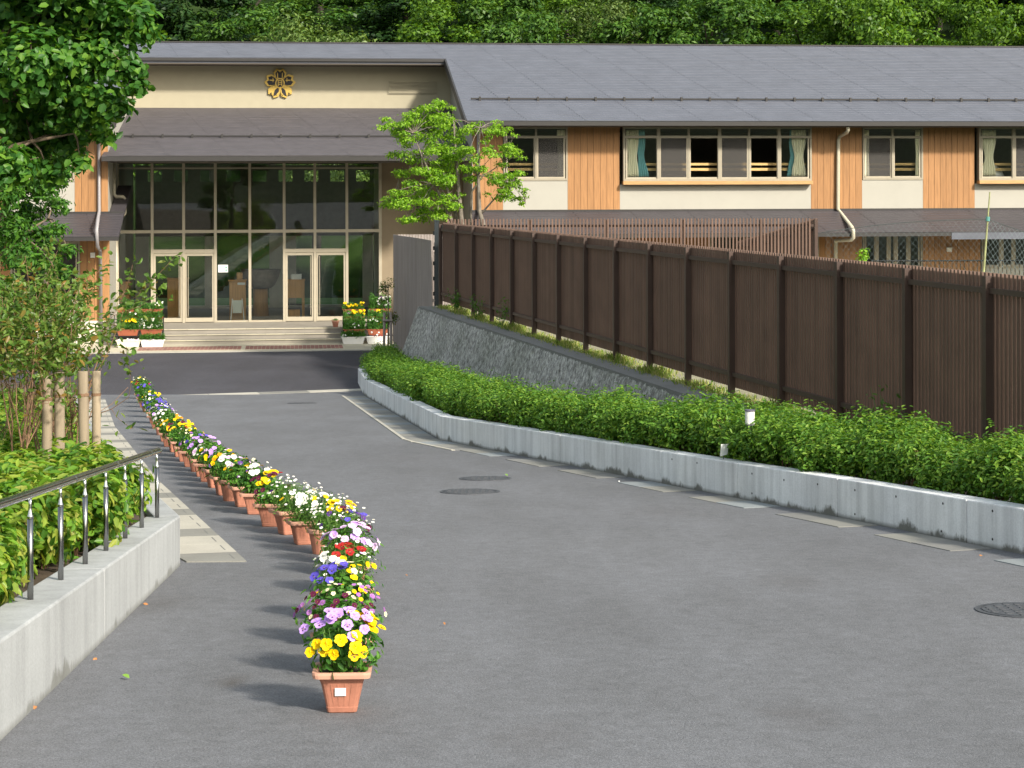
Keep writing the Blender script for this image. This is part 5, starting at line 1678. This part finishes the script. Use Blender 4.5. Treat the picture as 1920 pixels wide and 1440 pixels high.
def joined_blossoms(name, items, parent, org):
    """items: (mesh, position, normal, size, spin)"""
    m = MB(); mats = []; 
    cache = {}
    for me, pos, nrm, size, spin in items:
        if me.name not in cache: cache[me.name] = mesh_np(me)
        V, fs = cache[me.name]
        q = Vector(nrm).to_track_quat('Z', 'Y').to_matrix() @ Matrix.Rotation(spin, 3, 'Z')
        idx = []
        for mt in me.materials:
            if mt.name not in mats: mats.append(mt.name)
            idx.append(mats.index(mt.name))
        W = (V * size) @ np.array(q).T + np.array(pos)
        b = len(m.V); m.V += [tuple(x) for x in W]
        for f, mi in fs:
            m.F.append(tuple(i + b for i in f)); m.M.append(idx[mi])
    o = link(name, m.mesh(name, mats), parent)
    o['kind'] = 'stuff'
    return o
def rsq(hw, z, r=.25, n=4):
    """rounded square ring"""
    out = []
    for cx, cy, a0 in ((1, 1, 0), (-1, 1, 90), (-1, -1, 180), (1, -1, 270)):
        for k in range(n):
            a = R(a0 + 90 * k / (n - 1))
            out.append((cx * hw * (1 - r) + hw * r * math.cos(a), cy * hw * (1 - r) + hw * r * math.sin(a), z))
    return out
def circ(r, z, n=20): return [(r * math.cos(t * 2 * math.pi / n), r * math.sin(t * 2 * math.pi / n), z) for t in range(n)]
def pot_meshes(kind):
    f = rsq if kind == 'square' else circ
    body = MB(); rim = MB(); soil = MB()
    if kind == 'square':
        body.loft([f(.070, 0), f(.074, .004), f(.079, .028), f(.0775, .030), f(.098, .13), f(.104, .150), f(.1055, .152), f(.115, .176)], cap1=False)
        # flutes on the four sides
        for s in range(4):
            a = s * math.pi / 2; c, sn = math.cos(a), math.sin(a)
            for t in (-.62, -.22, .22, .62):
                y0, y1 = .0785, .1035
                q = lambda x, y, z: (c * x - sn * y, sn * x + c * y, z)
                w = .0035
                body.hexa([q(t * .060 - w, -y0 - .0012, .034), q(t * .060 + w, -y0 - .0012, .034), q(t * .060 + w, -y0 + .004, .034), q(t * .060 - w, -y0 + .004, .034)],
                          [q(t * .085 - w, -y1 - .0012, .146), q(t * .085 + w, -y1 - .0012, .146), q(t * .085 + w, -y1 + .004, .146), q(t * .085 - w, -y1 + .004, .146)])
        rim.loft([f(.117, .1765, .22), f(.141, .178, .22), f(.145, .196, .22), f(.1445, .208, .22), f(.130, .209, .22), f(.118, .203, .22), f(.112, .18, .22)], cap0=False, cap1=False)
        soil.poly(f(.1115, .185, .22))
    else:
        body.loft([f(.078, 0), f(.082, .02), f(.100, .12), f(.112, .175)], cap1=False)
        rim.loft([f(.1125, .1755), f(.126, .177), f(.131, .205), f(.129, .214), f(.119, .214), f(.112, .18)], cap0=False, cap1=False)
        soil.poly(f(.1115, .186))
    return (body.mesh('pot', 'terracotta', smooth=False), rim.mesh('rim', 'terracotta_rim', smooth=False), soil.mesh('soil', 'soil'))
POTM = {'square': pot_meshes('square'), 'round': pot_meshes('round')}
def foliage_mesh(name, mat, n, r, zc, rz, L, W, seed, stems=14):
    rng = np.random.default_rng(seed)
    P, N = blob_points(n, (0, 0, zc), (r, r, rz), rng, 2.0)
    keep = P[:, 2] > .19
    P, N = P[keep], N[keep]
    V, Fq = leaves(P, N, rng.uniform(L * .6, L * 1.3, len(P)), rng.uniform(W * .7, W * 1.2, len(P)), rng, .35)
    st = MB()
    for k in range(stems):
        a = rng.random() * 6.283; d = rng.random() * r * .8
        st.tube([(d * .3 * math.cos(a), d * .3 * math.sin(a), .18), (d * .8 * math.cos(a), d * .8 * math.sin(a), zc), (d * 1.1 * math.cos(a), d * 1.1 * math.sin(a), zc + rz * .8)], [.004, .003, .002], 4, cap=False)
    V2, F2 = np.array(st.V), np.array(st.F)
    V_, F_ = merge([(V, Fq), (V2, F2)])
    return np_mesh(name, V_, F_, [mat, 'stem_green'], np.concatenate([np.zeros(len(Fq), int), np.ones(len(F2), int)]))
FOL = [foliage_mesh('foliage', 'leaf_pansy', 800, .185, .305, .155, .05, .021, 100 + i) for i in range(4)]
FOLD = [foliage_mesh('foliage', 'leaf_daisy', 950, .19, .315, .17, .045, .009, 120 + i, 30) for i in range(3)]
ORD = ['nearest', 'second', 'third', 'fourth', 'fifth', 'sixth', 'seventh', 'eighth', 'ninth', 'tenth', 'eleventh', 'twelfth', 'thirteenth', 'fourteenth', 'fifteenth', 'sixteenth', 'seventeenth',
       'eighteenth', 'nineteenth', 'twentieth', 'twenty-first', 'twenty-second', 'twenty-third', 'twenty-fourth', 'twenty-fifth', 'twenty-sixth', 'twenty-seventh', 'twenty-eighth', 'twenty-ninth', 'thirtieth', 'thirty-first', 'thirty-second', 'farthest']
# x, base y, pot, [(colour, count, size, region)], daisies, words ; region = (azimuth deg or None, spread)
POTS = [
 (640, 1337, 'square', [('lilac', 15, .056, (-90, 100, .52, .98)), ('lilac', 3, .056, (175, 25, .2, .6)), ('yellow', 11, .056, (-98, 42, .02, .36)), ('yellow', 10, .05, (-8, 38, .25, .85)), ('lilac', 2, .05, (-60, 20, .3, .45))], 0, 'lilac and yellow pansies'),
 (640, 1269, 'square', [('mauve', 26, .030, None), ('maroon', 22, .032, (-95, 70, .1, .6)), ('cream', 18, .026, None), ('yellow', 10, .024, None)], 0, 'small maroon and mauve violas'),
 (642, 1217, 'square', [('blue', 16, .052, (-140, 75, .4, 1)), ('cream', 5, .05, (-60, 60, .5, 1)), ('yellow', 7, .036, (-40, 50, .2, .9))], 0, 'deep blue pansies'),
 (648, 1169, 'square', [('red', 9, .056, (-70, 60, .55, 1)), ('white', 7, .055, (-120, 40, .3, .7)), ('yellow', 5, .04, (-60, 50, .2, .5))], 26, 'red pansies among white daisies'),
 (652, 1117, 'square', [('pink', 22, .058, None), ('lilac', 9, .058, None)], 4, 'a dome of pale pink lilac pansies'),
 (645, 1082, 'square', [('maroon', 11, .052, None), ('blue', 5, .05, None), ('violet', 4, .05, None)], 22, 'dark purple pansies and white daisies'),
 (632, 1060, 'round', [('yellow', 10, .055, (-60, 80, .4, 1)), ('violet', 3, .045, None)], 40, 'yellow pansies and many white daisies'),
 (602, 1040, 'round', [('yellow', 4, .05, None), ('white', 4, .055, None)], 60, 'white daisies with a few yellow pansies'),
 (568, 1022, 'square', [('white', 6, .06, (-110, 60, .2, .7)), ('yellow', 4, .05, None)], 44, 'big white pansies and white daisies'),
 (540, 1003, 'square', [('violet', 2, .05, None), ('cream', 6, .04, None)], 52, 'fine white daisies and one violet pansy'),
 (508, 988, 'square', [('yellow', 10, .054, (-80, 80, .4, 1)), ('maroon', 9, .052, (-110, 90, .1, .9)), ('red', 3, .05, (90, 40, .7, 1))], 4, 'yellow and maroon pansies'),
 (478, 965, 'square', [('white', 8, .058, (-70, 60, .3, .8)), ('yellow', 5, .046, (90, 60, .6, 1)), ('mauve', 5, .03, None)], 6, 'white pansies below small yellow ones'),
 (455, 951, 'square', [('yellow', 5, .048, None), ('violet', 3, .05, None), ('cream', 10, .03, None), ('mauve', 8, .03, None)], 8, 'yellow pansies and mixed tiny violas'),
 (432, 940, 'round', [('white', 8, .06, (-120, 60, .3, .9)), ('pink', 4, .05, None)], 0, 'white and pale pink pansies'),
 (418, 929, 'square', [('yellow', 7, .05, None), ('orange', 4, .048, None), ('lilac', 4, .05, None)], 0, 'yellow and orange pansies'),
 (403, 915, 'square', [('lilac', 10, .052, None), ('yellow', 5, .048, None)], 4, 'lilac pansies flecked with yellow'),
 (391, 904, 'square', [('pink', 8, .052, None), ('white', 6, .052, None)], 0, 'pink and white pansies'),
 (379, 894, 'square', [('lilac', 14, .052, None)], 0, 'lilac pansies'),
 (368, 885, 'round', [('blue', 7, .05, None), ('mauve', 9, .035, None)], 0, 'blue and mauve pansies'),
 (358, 876, 'square', [('cream', 14, .03, None), ('yellow', 5, .04, None)], 6, 'tiny cream violas'),
 (347, 866, 'square', [('yellow', 10, .05, (-60, 80, .5, 1)), ('maroon', 4, .05, None)], 0, 'yellow pansies over maroon ones'),
 (337, 857, 'square', [('maroon', 11, .052, None), ('red', 3, .05, None)], 0, 'dark maroon pansies'),
 (328, 848, 'square', [('yellow', 20, .054, None), ('orange', 4, .05, None)], 0, 'a bright dome of yellow pansies'),
 (318, 838, 'square', [('orange', 5, .05, None), ('cream', 9, .035, None)], 6, 'orange pansies and cream violas'),
 (310, 828, 'square', [('white', 10, .05, None)], 14, 'white pansies and daisies'),
 (302, 816, 'round', [('lilac', 12, .052, None), ('white', 5, .05, None)], 8, 'lilac and white pansies'),
 (295, 804, 'square', [('blue', 22, .055, None)], 3, 'dense violet blue pansies'),
 (288, 794, 'square', [('blue', 14, .055, None), ('cream', 6, .045, None)], 12, 'blue pansies and creamy daisies'),
 (281, 783, 'white', [('yellow', 12, .055, None), ('white', 6, .055, None)], 0, 'yellow and white pansies'),
 (275, 773, 'square', [('violet', 3, .05, None)], 0, 'mostly green leaves'),
 (270, 764, 'square', [('blue', 8, .052, None), ('violet', 6, .052, None)], 0, 'violet blue pansies'),
 (266, 756, 'square', [('red', 9, .054, None), ('maroon', 4, .05, None)], 0, 'deep red pansies'),
 (262, 748, 'white', [('yellow', 10, .052, None), ('cream', 6, .05, None)], 16, 'yellow pansies topped by white daisies'),
]
WB = pot_meshes('round')
for me_, mt in ((WB[0], 'white_plastic'), (WB[1], 'white_plastic')):
    me_.materials[0] = MATS[mt]
POTM['white'] = WB
prnd = random.Random(99)
for i, (px, py, kind, fl, nd_, words) in enumerate(POTS):
    c = on_ground(px, py)
    c.y += .07
    c.z = gz(c.y)
    e = empty('flower_pot', c); ORG[e.name] = Vector((0, 0, 0))
    spin = 0.04 if i == 0 else prnd.uniform(-.5, .5)
    e.rotation_euler = (-math.atan(SLOPE) * .7 if c.y < YFLAT else 0, 0, 0)
    pn = {'square': 'square terracotta pot', 'round': 'round terracotta pot', 'white': 'white round pot'}[kind]
    tag(e, f'{pn} of {words}, {ORD[i]} in the row' if i else f'labelled square terracotta pot of {words}, nearest in the row', 'flower pot', 'flower pots lined up along the driveway')
    sc = prnd.uniform(.95, 1.05) if i else 1.0
    b, r_, s_ = POTM[kind]
    bo = link('pot', b, e, (0, 0, 0.003), (0, 0, spin), (sc,) * 3); link('rim', r_, bo); link('soil', s_, bo)
    if i == 0:
        lb_ = MB().hexa([(-.033, -.0985, .088), (.021, -.0985, .088), (.021, -.0965, .088), (-.033, -.0965, .088)], [(-.033, -.1065, .128), (.021, -.1065, .128), (.021, -.1045, .128), (-.033, -.1045, .128)]).build('price_label', 'paper', bo)
        for k in range(9):
            x = -.027 + k * .0048
            MB().hexa([(x, -.0992, .0935), (x + .0026, -.0992, .0935), (x + .0026, -.0982, .0935), (x, -.0982, .0935)], [(x, -.1026, .106), (x + .0026, -.1026, .106), (x + .0026, -.1016, .106), (x, -.1016, .106)]).build('print_bar', 'ink_grey', lb_)
    daisy = nd_ > 18
    fz_ = prnd.uniform(.92, 1.08)
    fm = (FOLD[prnd.randrange(3)] if daisy else FOL[prnd.randrange(4)])
    wide = 1.22 if i == 1 else 1.0
    link('foliage', fm, e, (0, 0, 0), (0, 0, prnd.uniform(0, 6.28)), (fz_ * wide, fz_ * wide, fz_))
    near = i < 12
    items = []
    for (col, cnt, size, reg) in fl:
        for _ in range(cnt):
            if reg is None:
                az = prnd.uniform(0, 6.283); t = prnd.uniform(.15, 1)
            else:
                az = R(reg[0] + prnd.uniform(-reg[1], reg[1])); t = prnd.uniform(reg[2], reg[3])
            el = math.asin(min(1, t)) if reg is None else t * 1.45
            dvec = Vector((math.cos(az) * math.cos(el), math.sin(az) * math.cos(el), math.sin(el)))
            rad = prnd.uniform(.95, 1.12)
            pos = Vector((dvec.x * .20 * wide * rad, dvec.y * .20 * wide * rad, .30 + dvec.z * .185 * rad))
            nrm = (dvec + Vector((prnd.uniform(-.3, .5), prnd.uniform(-.75, .05), prnd.uniform(-.1, .5)))).normalized()
            dark = col in ('yellow', 'lilac', 'pink', 'blue', 'orange', 'red') and size > .045 and prnd.random() < (.25 if col in ('lilac', 'pink') else .45)
            items.append((blossom_mesh(col, 'petal_eye', dark), pos * 1.0, nrm, size * prnd.uniform(.85, 1.15), prnd.uniform(-.6, .6)))
    if near:
        for me, pos, nrm, size, sp in items:
            o = link('blossom', me, e, pos, Vector(nrm).to_track_quat('Z', 'Y').to_euler(), (size,) * 3)
    elif items:
        joined_blossoms('blossoms', items, e, None)
    if nd_:
        di = []
        for _ in range(nd_):
            az = prnd.uniform(0, 6.283); t = prnd.uniform(.1, 1); el = math.asin(t)
            rad = prnd.uniform(1.0, 1.35)
            pos = Vector((math.cos(az) * math.cos(el) * .19 * rad, math.sin(az) * math.cos(el) * .20 * rad, .30 + math.sin(el) * .185 * rad))
            nrm = Vector((math.cos(az) * .4 + prnd.uniform(-.3, .3), math.sin(az) * .4 - .35, 1)).normalized()
            di.append((daisy_mesh(), pos, nrm, prnd.uniform(.018, .027), 0.0))
        joined_blossoms('daisies', di, e, None)
        st = MB()
        for _, pos, nrm, sz, _s in di[::2]:
            st.tube([(pos.x * .4, pos.y * .4, .22), (pos.x * .85, pos.y * .85, pos.z - .05), tuple(pos)], .0014, 3, cap=False)
        o = st.build('stems', 'stem_green', e); o['kind'] = 'stuff'

# ================================================================== PLANTERS BY THE ENTRANCE
def trough_mesh(mat, L=.70, W=.22, H=.19):
    m = MB()
    ring = lambda l, w, z: [(-l, -w, z), (l, -w, z), (l, w, z), (-l, w, z)]
    m.loft([ring(L * .40, W * .36, 0), ring(L * .47, W * .46, H * .88), ring(L * .5, W * .5, H * .885), ring(L * .5, W * .5, H), ring(L * .46, W * .44, H), ring(L * .455, W * .43, H * .85)], cap1=True)
    return m.mesh('trough', mat)
TR = {k: trough_mesh(k) for k in ('white_plastic', 'cream_plastic', 'planter_orange')}
def trough_foliage(mat, h, n, seed, L=.075, W=.016):
    rng = np.random.default_rng(seed)
    P = np.stack([rng.uniform(-.33, .33, n), rng.normal(0, .07, n), .17 + np.abs(rng.normal(0, .5, n)) * h], 1)
    P[:, 2] = np.minimum(P[:, 2], .17 + h * (1 + .2 * np.sin(P[:, 0] * 17)))
    N = rng.normal(size=(n, 3)) * .6 + np.array([0, -.5, .5])
    d = rng.normal(size=(n, 3)) * .6 + np.array([0, 0, .9])
    V, Fq = leaves(P, N, rng.uniform(L * .6, L * 1.2, n), rng.uniform(W * .8, W * 1.4, n), rng, .3, dirs=d)
    return np_mesh('foliage', V, Fq, mat)
TF = [trough_foliage('leaf_planter', .17, 1300, 200 + i) for i in range(3)]
TFH = [trough_foliage('leaf_planter', .42, 2600, 210 + i) for i in range(2)]
TFP = trough_foliage('leaf_purple', .22, 300, 220)
def trough(px, V, z, mat, fol, flowers, label, sc=1.0, plural=True):
    u = fu(px, V, 600)
    e = empty('planter', bw(u, V, z), PHI); tag(e, label, 'planter', 'flower planters beside the entrance steps')
    zs_ = 1.2 if sc > 1.05 else 1.0
    link('trough', TR[mat], e, (0, 0, .001), (0, 0, 0), (sc, 1.1, zs_))
    if fol is not None: link('foliage', fol, e, (0, 0, .04 if sc > 1.05 else 0), (0, 0, prnd.choice((0, math.pi))), (sc, 1, 1))
    items = []
    for col, cnt, size, zlo, zhi, xlo, xhi in flowers:
        for _ in range(cnt):
            pos = (prnd.uniform(xlo, xhi) * sc, prnd.uniform(-.14, .06), prnd.uniform(zlo, zhi) + (.04 if sc > 1.05 else 0))
            me = daisy_mesh() if col == 'daisy' else blossom_mesh(col)
            items.append((me, pos, Vector((prnd.uniform(-.3, .4), -1, prnd.uniform(.2, .9))).normalized(), size * prnd.uniform(.8, 1.2), prnd.uniform(-.5, .5)))
    if items: joined_blossoms('blossoms', items, e, None)
def rack(px0, px1, V0, tiers, label):
    u0, u1 = fu(px0, V0, 600), fu(px1, V0, 600)
    e = empty('plant_rack', bw((u0 + u1) / 2, V0, ZFLAT), PHI, ((u0 + u1) / 2, V0, ZFLAT)); tag(e, label, 'rack')
    for V, z in tiers:
        piece('shelf', 'dark_metal', e, (u0, V - .13, z - .03), (u1, V + .13, z - .002))
        for u in (u0 + .04, u1 - .04):
            piece('leg', 'dark_metal', e, (u - .02, V + .09, ZFLAT + .02), (u + .02, V + .128, z - .031))
zv = lambda py, V: fz(260, py, V)
Tl = [(60.85, zv(629, 60.85)), (61.1, zv(606, 61.1) ), (61.32, zv(590.5, 61.32))]
rack(219, 306, 60.8, Tl, 'dark tiered rack of orange planters left of the steps')
trough(241, 60.45, ZFLAT + .02, 'cream_plastic', None, [('white', 6, .05, .18, .24, -.3, .3), ('pink', 5, .05, .17, .2, -.3, .3)], 'cream planter on the paving, leftmost at the bottom of the rack', 1.1)
trough(286, 60.5, ZFLAT + .02, 'white_plastic', TF[0], [('pink', 4, .04, .18, .22, -.3, .3)], 'white planter on the paving right of the cream one', 1.1)
trough(240, *Tl[0], 'planter_orange', TFH[0], [('yellow', 22, .07, .42, .52, -.16, .3)], 'orange planter with tall leaves and yellow flowers on the left rack')
trough(284, *Tl[0], 'planter_orange', TFH[1], [('daisy', 40, .05, .25, .52, -.33, .33)], 'orange planter of white daisies on the left rack')
trough(241, *Tl[1], 'planter_orange', TF[1], [('white', 3, .05, .25, .36, -.2, .25)], 'orange planter in the middle tier at the left of the left rack')
trough(285, *Tl[1], 'planter_orange', TF[2], [('white', 2, .06, .2, .3, .2, .33)], 'orange planter in the middle tier at the right of the left rack')
trough(241, *Tl[2], 'planter_orange', TF[0], [('white', 5, .05, .25, .4, -.3, .3)], 'orange planter in the top tier at the left of the left rack')
trough(285, *Tl[2], 'planter_orange', TF[1], [('daisy', 14, .045, .3, .4, .1, .33)], 'orange planter in the top tier at the right of the left rack')
zv2 = lambda py, V: fz(690, py, V)
Trr = [(61.05, zv2(628, 61.05)), (61.3, zv2(604, 61.3)), (61.5, zv2(590, 61.5))]
rack(642, 742, 61.0, Trr, 'dark tiered rack of flower planters right of the steps')
trough(662, 60.75, ZFLAT + .02, 'white_plastic', TF[2], [('white', 6, .05, .2, .3, -.3, .3)], 'white planter on the paving at the left of the right rack', 1.1)
trough(708, 60.75, ZFLAT + .02, 'white_plastic', None, [('red', 8, .04, .17, .22, -.3, .2), ('white', 5, .06, .2, .35, -.2, .3)], 'white planter with a few red petals at the foot of the right rack', 1.1)
trough(664, *Trr[0], 'planter_orange', TFH[0], [('white', 5, .05, .25, .42, -.3, .3), ('lilac', 2, .05, .3, .45, -.3, .3)], 'orange planter on the bottom tier at the left of the right rack')
trough(708, *Trr[0], 'planter_orange', TFH[1], [('white', 9, .06, .42, .52, -.25, .1), ('orange', 3, .05, .3, .4, 0, .3)], 'orange planter with white flowers on the bottom tier of the right rack')
trough(664, *Trr[1], 'planter_orange', TF[0], [('yellow', 18, .07, .25, .38, -.1, .33), ('pink', 3, .06, .2, .3, -.33, -.1)], 'orange planter of yellow pansies on the middle tier of the right rack')
trough(710, *Trr[1], 'planter_orange', TF[1], [('yellow', 5, .06, .3, .4, -.1, .1)], 'orange planter with few yellow flowers on the middle tier of the right rack')
trough(662, *Trr[2], 'planter_orange', TF[2], [('yellow', 20, .07, .24, .4, -.33, .33)], 'orange planter full of yellow flowers on the top tier of the right rack')
trough(712, *Trr[2], 'planter_orange', TFH[0], [('white', 26, .07, .28, .6, -.1, .33), ('mauve', 6, .05, .4, .6, -.1, .2)], 'orange planter with tall white and mauve flowers on the top tier')
e = empty('flower_pot', bw(fu(629, 62.0, 608), 62.3, ZP), PHI); ORG[e.name] = Vector((0, 0, 0))
e.location = bw(fu(629, 62.45, 608), 62.45, ZP + .001)
tag(e, 'small round terracotta pot on the top step beside the right rack', 'flower pot')
b, r_, s_ = POTM['round']
bo = link('pot', b, e); link('rim', r_, bo); link('soil', s_, bo); link('foliage', FOL[0], e, (0, 0, .09), (0, 0, 1), (.55, .55, .4))
# small grey stand left of the planters
e = empty('grey_trellis', bw(fu(214, 61.6, 620), 61.6, ZFLAT), PHI, (fu(214, 61.6, 620), 61.6, ZFLAT)); tag(e, 'low grey steel trellis against the corner left of the planters', 'trellis')
u0, u1 = fu(208, 61.6, 620), fu(221, 61.6, 620)
for k in range(3): piece('bar', 'steel', e, (u0 + k * (u1 - u0) / 2 - .012, 61.59, ZFLAT + .013), (u0 + k * (u1 - u0) / 2 + .012, 61.61, ZFLAT + .95))
for z in (.2, .5, .8): piece('cross_bar', 'steel', e, (u0, 61.575, ZFLAT + z), (u1, 61.589, ZFLAT + z + .025))

# ================================================================== WOODED HILLSIDE BEHIND THE SCHOOL
def forest_mesh(mat, seed, R0, H, n, L, W, lobes):
    rng = np.random.default_rng(seed)
    P, N = [], []
    for k in range(lobes):
        a = rng.random() * 6.283; z = H * (.40 + .55 * rng.random()); q = R0 * (1.0 - .55 * abs(z / H - .62)) * rng.uniform(.35, .95)
        c = (math.cos(a) * q, math.sin(a) * q, z); r = R0 * rng.uniform(.22, .42)
        p, nn = blob_points(n // lobes, c, (r, r, r * .62), rng, 2.0); P.append(p); N.append(nn)
    P = np.concatenate(P); N = np.concatenate(N); N[:, 2] += .2
    V, Fq = leaves(P, N, rng.uniform(L * .6, L * 1.3, len(P)), rng.uniform(W * .7, W * 1.3, len(P)), rng, .3, True)
    tr_ = MB()
    tr_.tube([(0, 0, -1), (.1, 0, H * .3), (.15, .1, H * .5), (.0, .1, H * .62)], [.24, .19, .14, .05], 7, cap=False)
    for k in range(6):
        a = rng.random() * 6.283; z = H * rng.uniform(.3, .6)
        tr_.tube([(.1, .05, z), (math.cos(a) * R0 * .4, math.sin(a) * R0 * .4, z + H * .12), (math.cos(a) * R0 * .75, math.sin(a) * R0 * .75, z + H * .2)], [.09, .06, .02], 5, cap=False)
    return np_mesh('crown', V, Fq, mat), tr_.mesh('trunk', 'bark_dark')
FM = {}
for j, (mat, R0, H, n, L, W) in enumerate((('forest_dark', 3.6, 13.5, 11000, .30, .15), ('forest_dark', 3.2, 12.5, 10000, .32, .14), ('forest_mid', 3.6, 13, 11000, .28, .14), ('forest_mid', 3.0, 12, 9000, .26, .12),
                                           ('forest_bright', 3.8, 12.5, 12000, .26, .13), ('forest_bright', 3.2, 12, 10000, .24, .12), ('forest_pale', 3.6, 12.5, 13000, .24, .10))):
    FM[j] = forest_mesh(mat, 300 + j, R0, H, n, L, W, 26)
TONE = {0: 'dark', 1: 'dark', 2: 'mid green', 3: 'mid green', 4: 'bright green', 5: 'bright green', 6: 'pale grey green'}
# px of the crown centre, distance, variant, height of the crown top as picture row (may lie above the frame)
FT = [(70, 92, 4, -60), (215, 84, 4, -10), (330, 96, 0, -90), (400, 90, 1, -60), (470, 98, 2, -70), (590, 83, 6, 12), (505, 88, 3, 0), (690, 97, 2, -70), (765, 101, 0, -90), (800, 94, 0, -70), (845, 89, 5, -20),
      (930, 91, 2, -50), (1010, 86, 3, 5), (1060, 95, 5, -60), (1130, 89, 6, -20), (1195, 96, 0, -80), (1230, 87, 3, -5), (1265, 99, 0, -80), (1330, 88, 3, -30), (1410, 94, 2, -60), (1455, 101, 1, -80),
      (1520, 90, 4, -12), (1600, 85, 4, -22), (1690, 87, 5, -25), (1780, 86, 4, -18), (1845, 89, 5, 2), (1880, 100, 0, -90), (1950, 94, 1, -70), (2020, 88, 2, -30), (1640, 99, 2, -90), (1560, 103, 0, -100), (900, 103, 0, -100), (600, 103, 1, -100), (1330, 104, 1, -100), (1120, 104, 1, -110), (1760, 104, 0, -110), (-30, 98, 2, -90), (160, 102, 0, -110), (1960, 106, 0, -110)]
FT.sort()
count = {}
tot = {}
for f in FT: tot[TONE[f[2]]] = tot.get(TONE[f[2]], 0) + 1
frnd = random.Random(17)
for (px, Y, v, ytop) in FT:
    tone = TONE[v]; count[tone] = count.get(tone, 0) + 1
    base = gz(60) - .35 + hills(0, Y)
    X = at(px, 40, Y).x
    zt = at(px, ytop, Y).z
    crown, trunk = FM[v]
    H = max(v_.co.z for v_ in crown.vertices) if v not in count.get('_h', {}) else count['_h'][v]
    count.setdefault('_h', {})[v] = H
    s = max(.6, (zt - base) / H)
    sx = frnd.uniform(.85, 1.1)
    where = 'behind the roof on the wooded hill'
    e = empty('forest_tree', (X, Y, base)); ORG[e.name] = Vector((0, 0, 0))
    od = ORD[count[tone] - 1] if count[tone] > 1 else 'first'
    tag(e, f'{tone} hillside tree above the roof, {od} {tone} one from the left', 'tree', 'trees on the hillside behind the school')
    rz = frnd.uniform(0, 6.28)
    link('crown', crown, e, (0, 0, 0), (0, 0, rz), (sx, sx, s)); link('trunk', trunk, e, (0, 0, 0), (0, 0, rz), (1, 1, s))

# ================================================================== SMALL THINGS ON THE ASPHALT
def fallen(px, py, mat, label, size=.045):
    c = on_ground(px, py)
    V, Fq = leaves(np.array([[0, 0, .006]]), np.array([[.2, -.5, .8]]), size, size * .5, np.random.default_rng(int(px)), .5)
    me = np_mesh('fallen_leaf', V, Fq, mat)
    tag(link('fallen_leaf', me, None, c + Vector((0, 0, .004))), label, 'leaf', 'leaves fallen on the asphalt')
fallen(243, 1275, 'green_leaf_fallen', 'fresh green leaf lying on the asphalt left of the flower pots', .05)
fallen(181, 1236, 'dry_leaf', 'brown dry leaf near the foot of the left bed wall')
fallen(268, 1134, 'dry_leaf', 'small brown leaf in the angle of the left wall and asphalt')
fallen(834, 1175, 'dry_leaf', 'dark dry leaf on the asphalt right of the nearest flower pots', .03)
fallen(952, 894, 'green_leaf_fallen', 'yellow green scrap beside the far iron cover in the driveway', .05)
fallen(1836, 1042, 'dry_leaf', 'dark leaf on the asphalt near the right hand wall', .05)
fallen(70, 1328, 'dry_leaf', 'brown leaf litter at the foot of the left wall near the corner', .05)
fallen(1160, 905, 'paper', 'white petal on the drain covers by the planter wall', .03)
fallen(760, 1080, 'dry_leaf', 'tiny dry scrap right of the red pansies', .02)
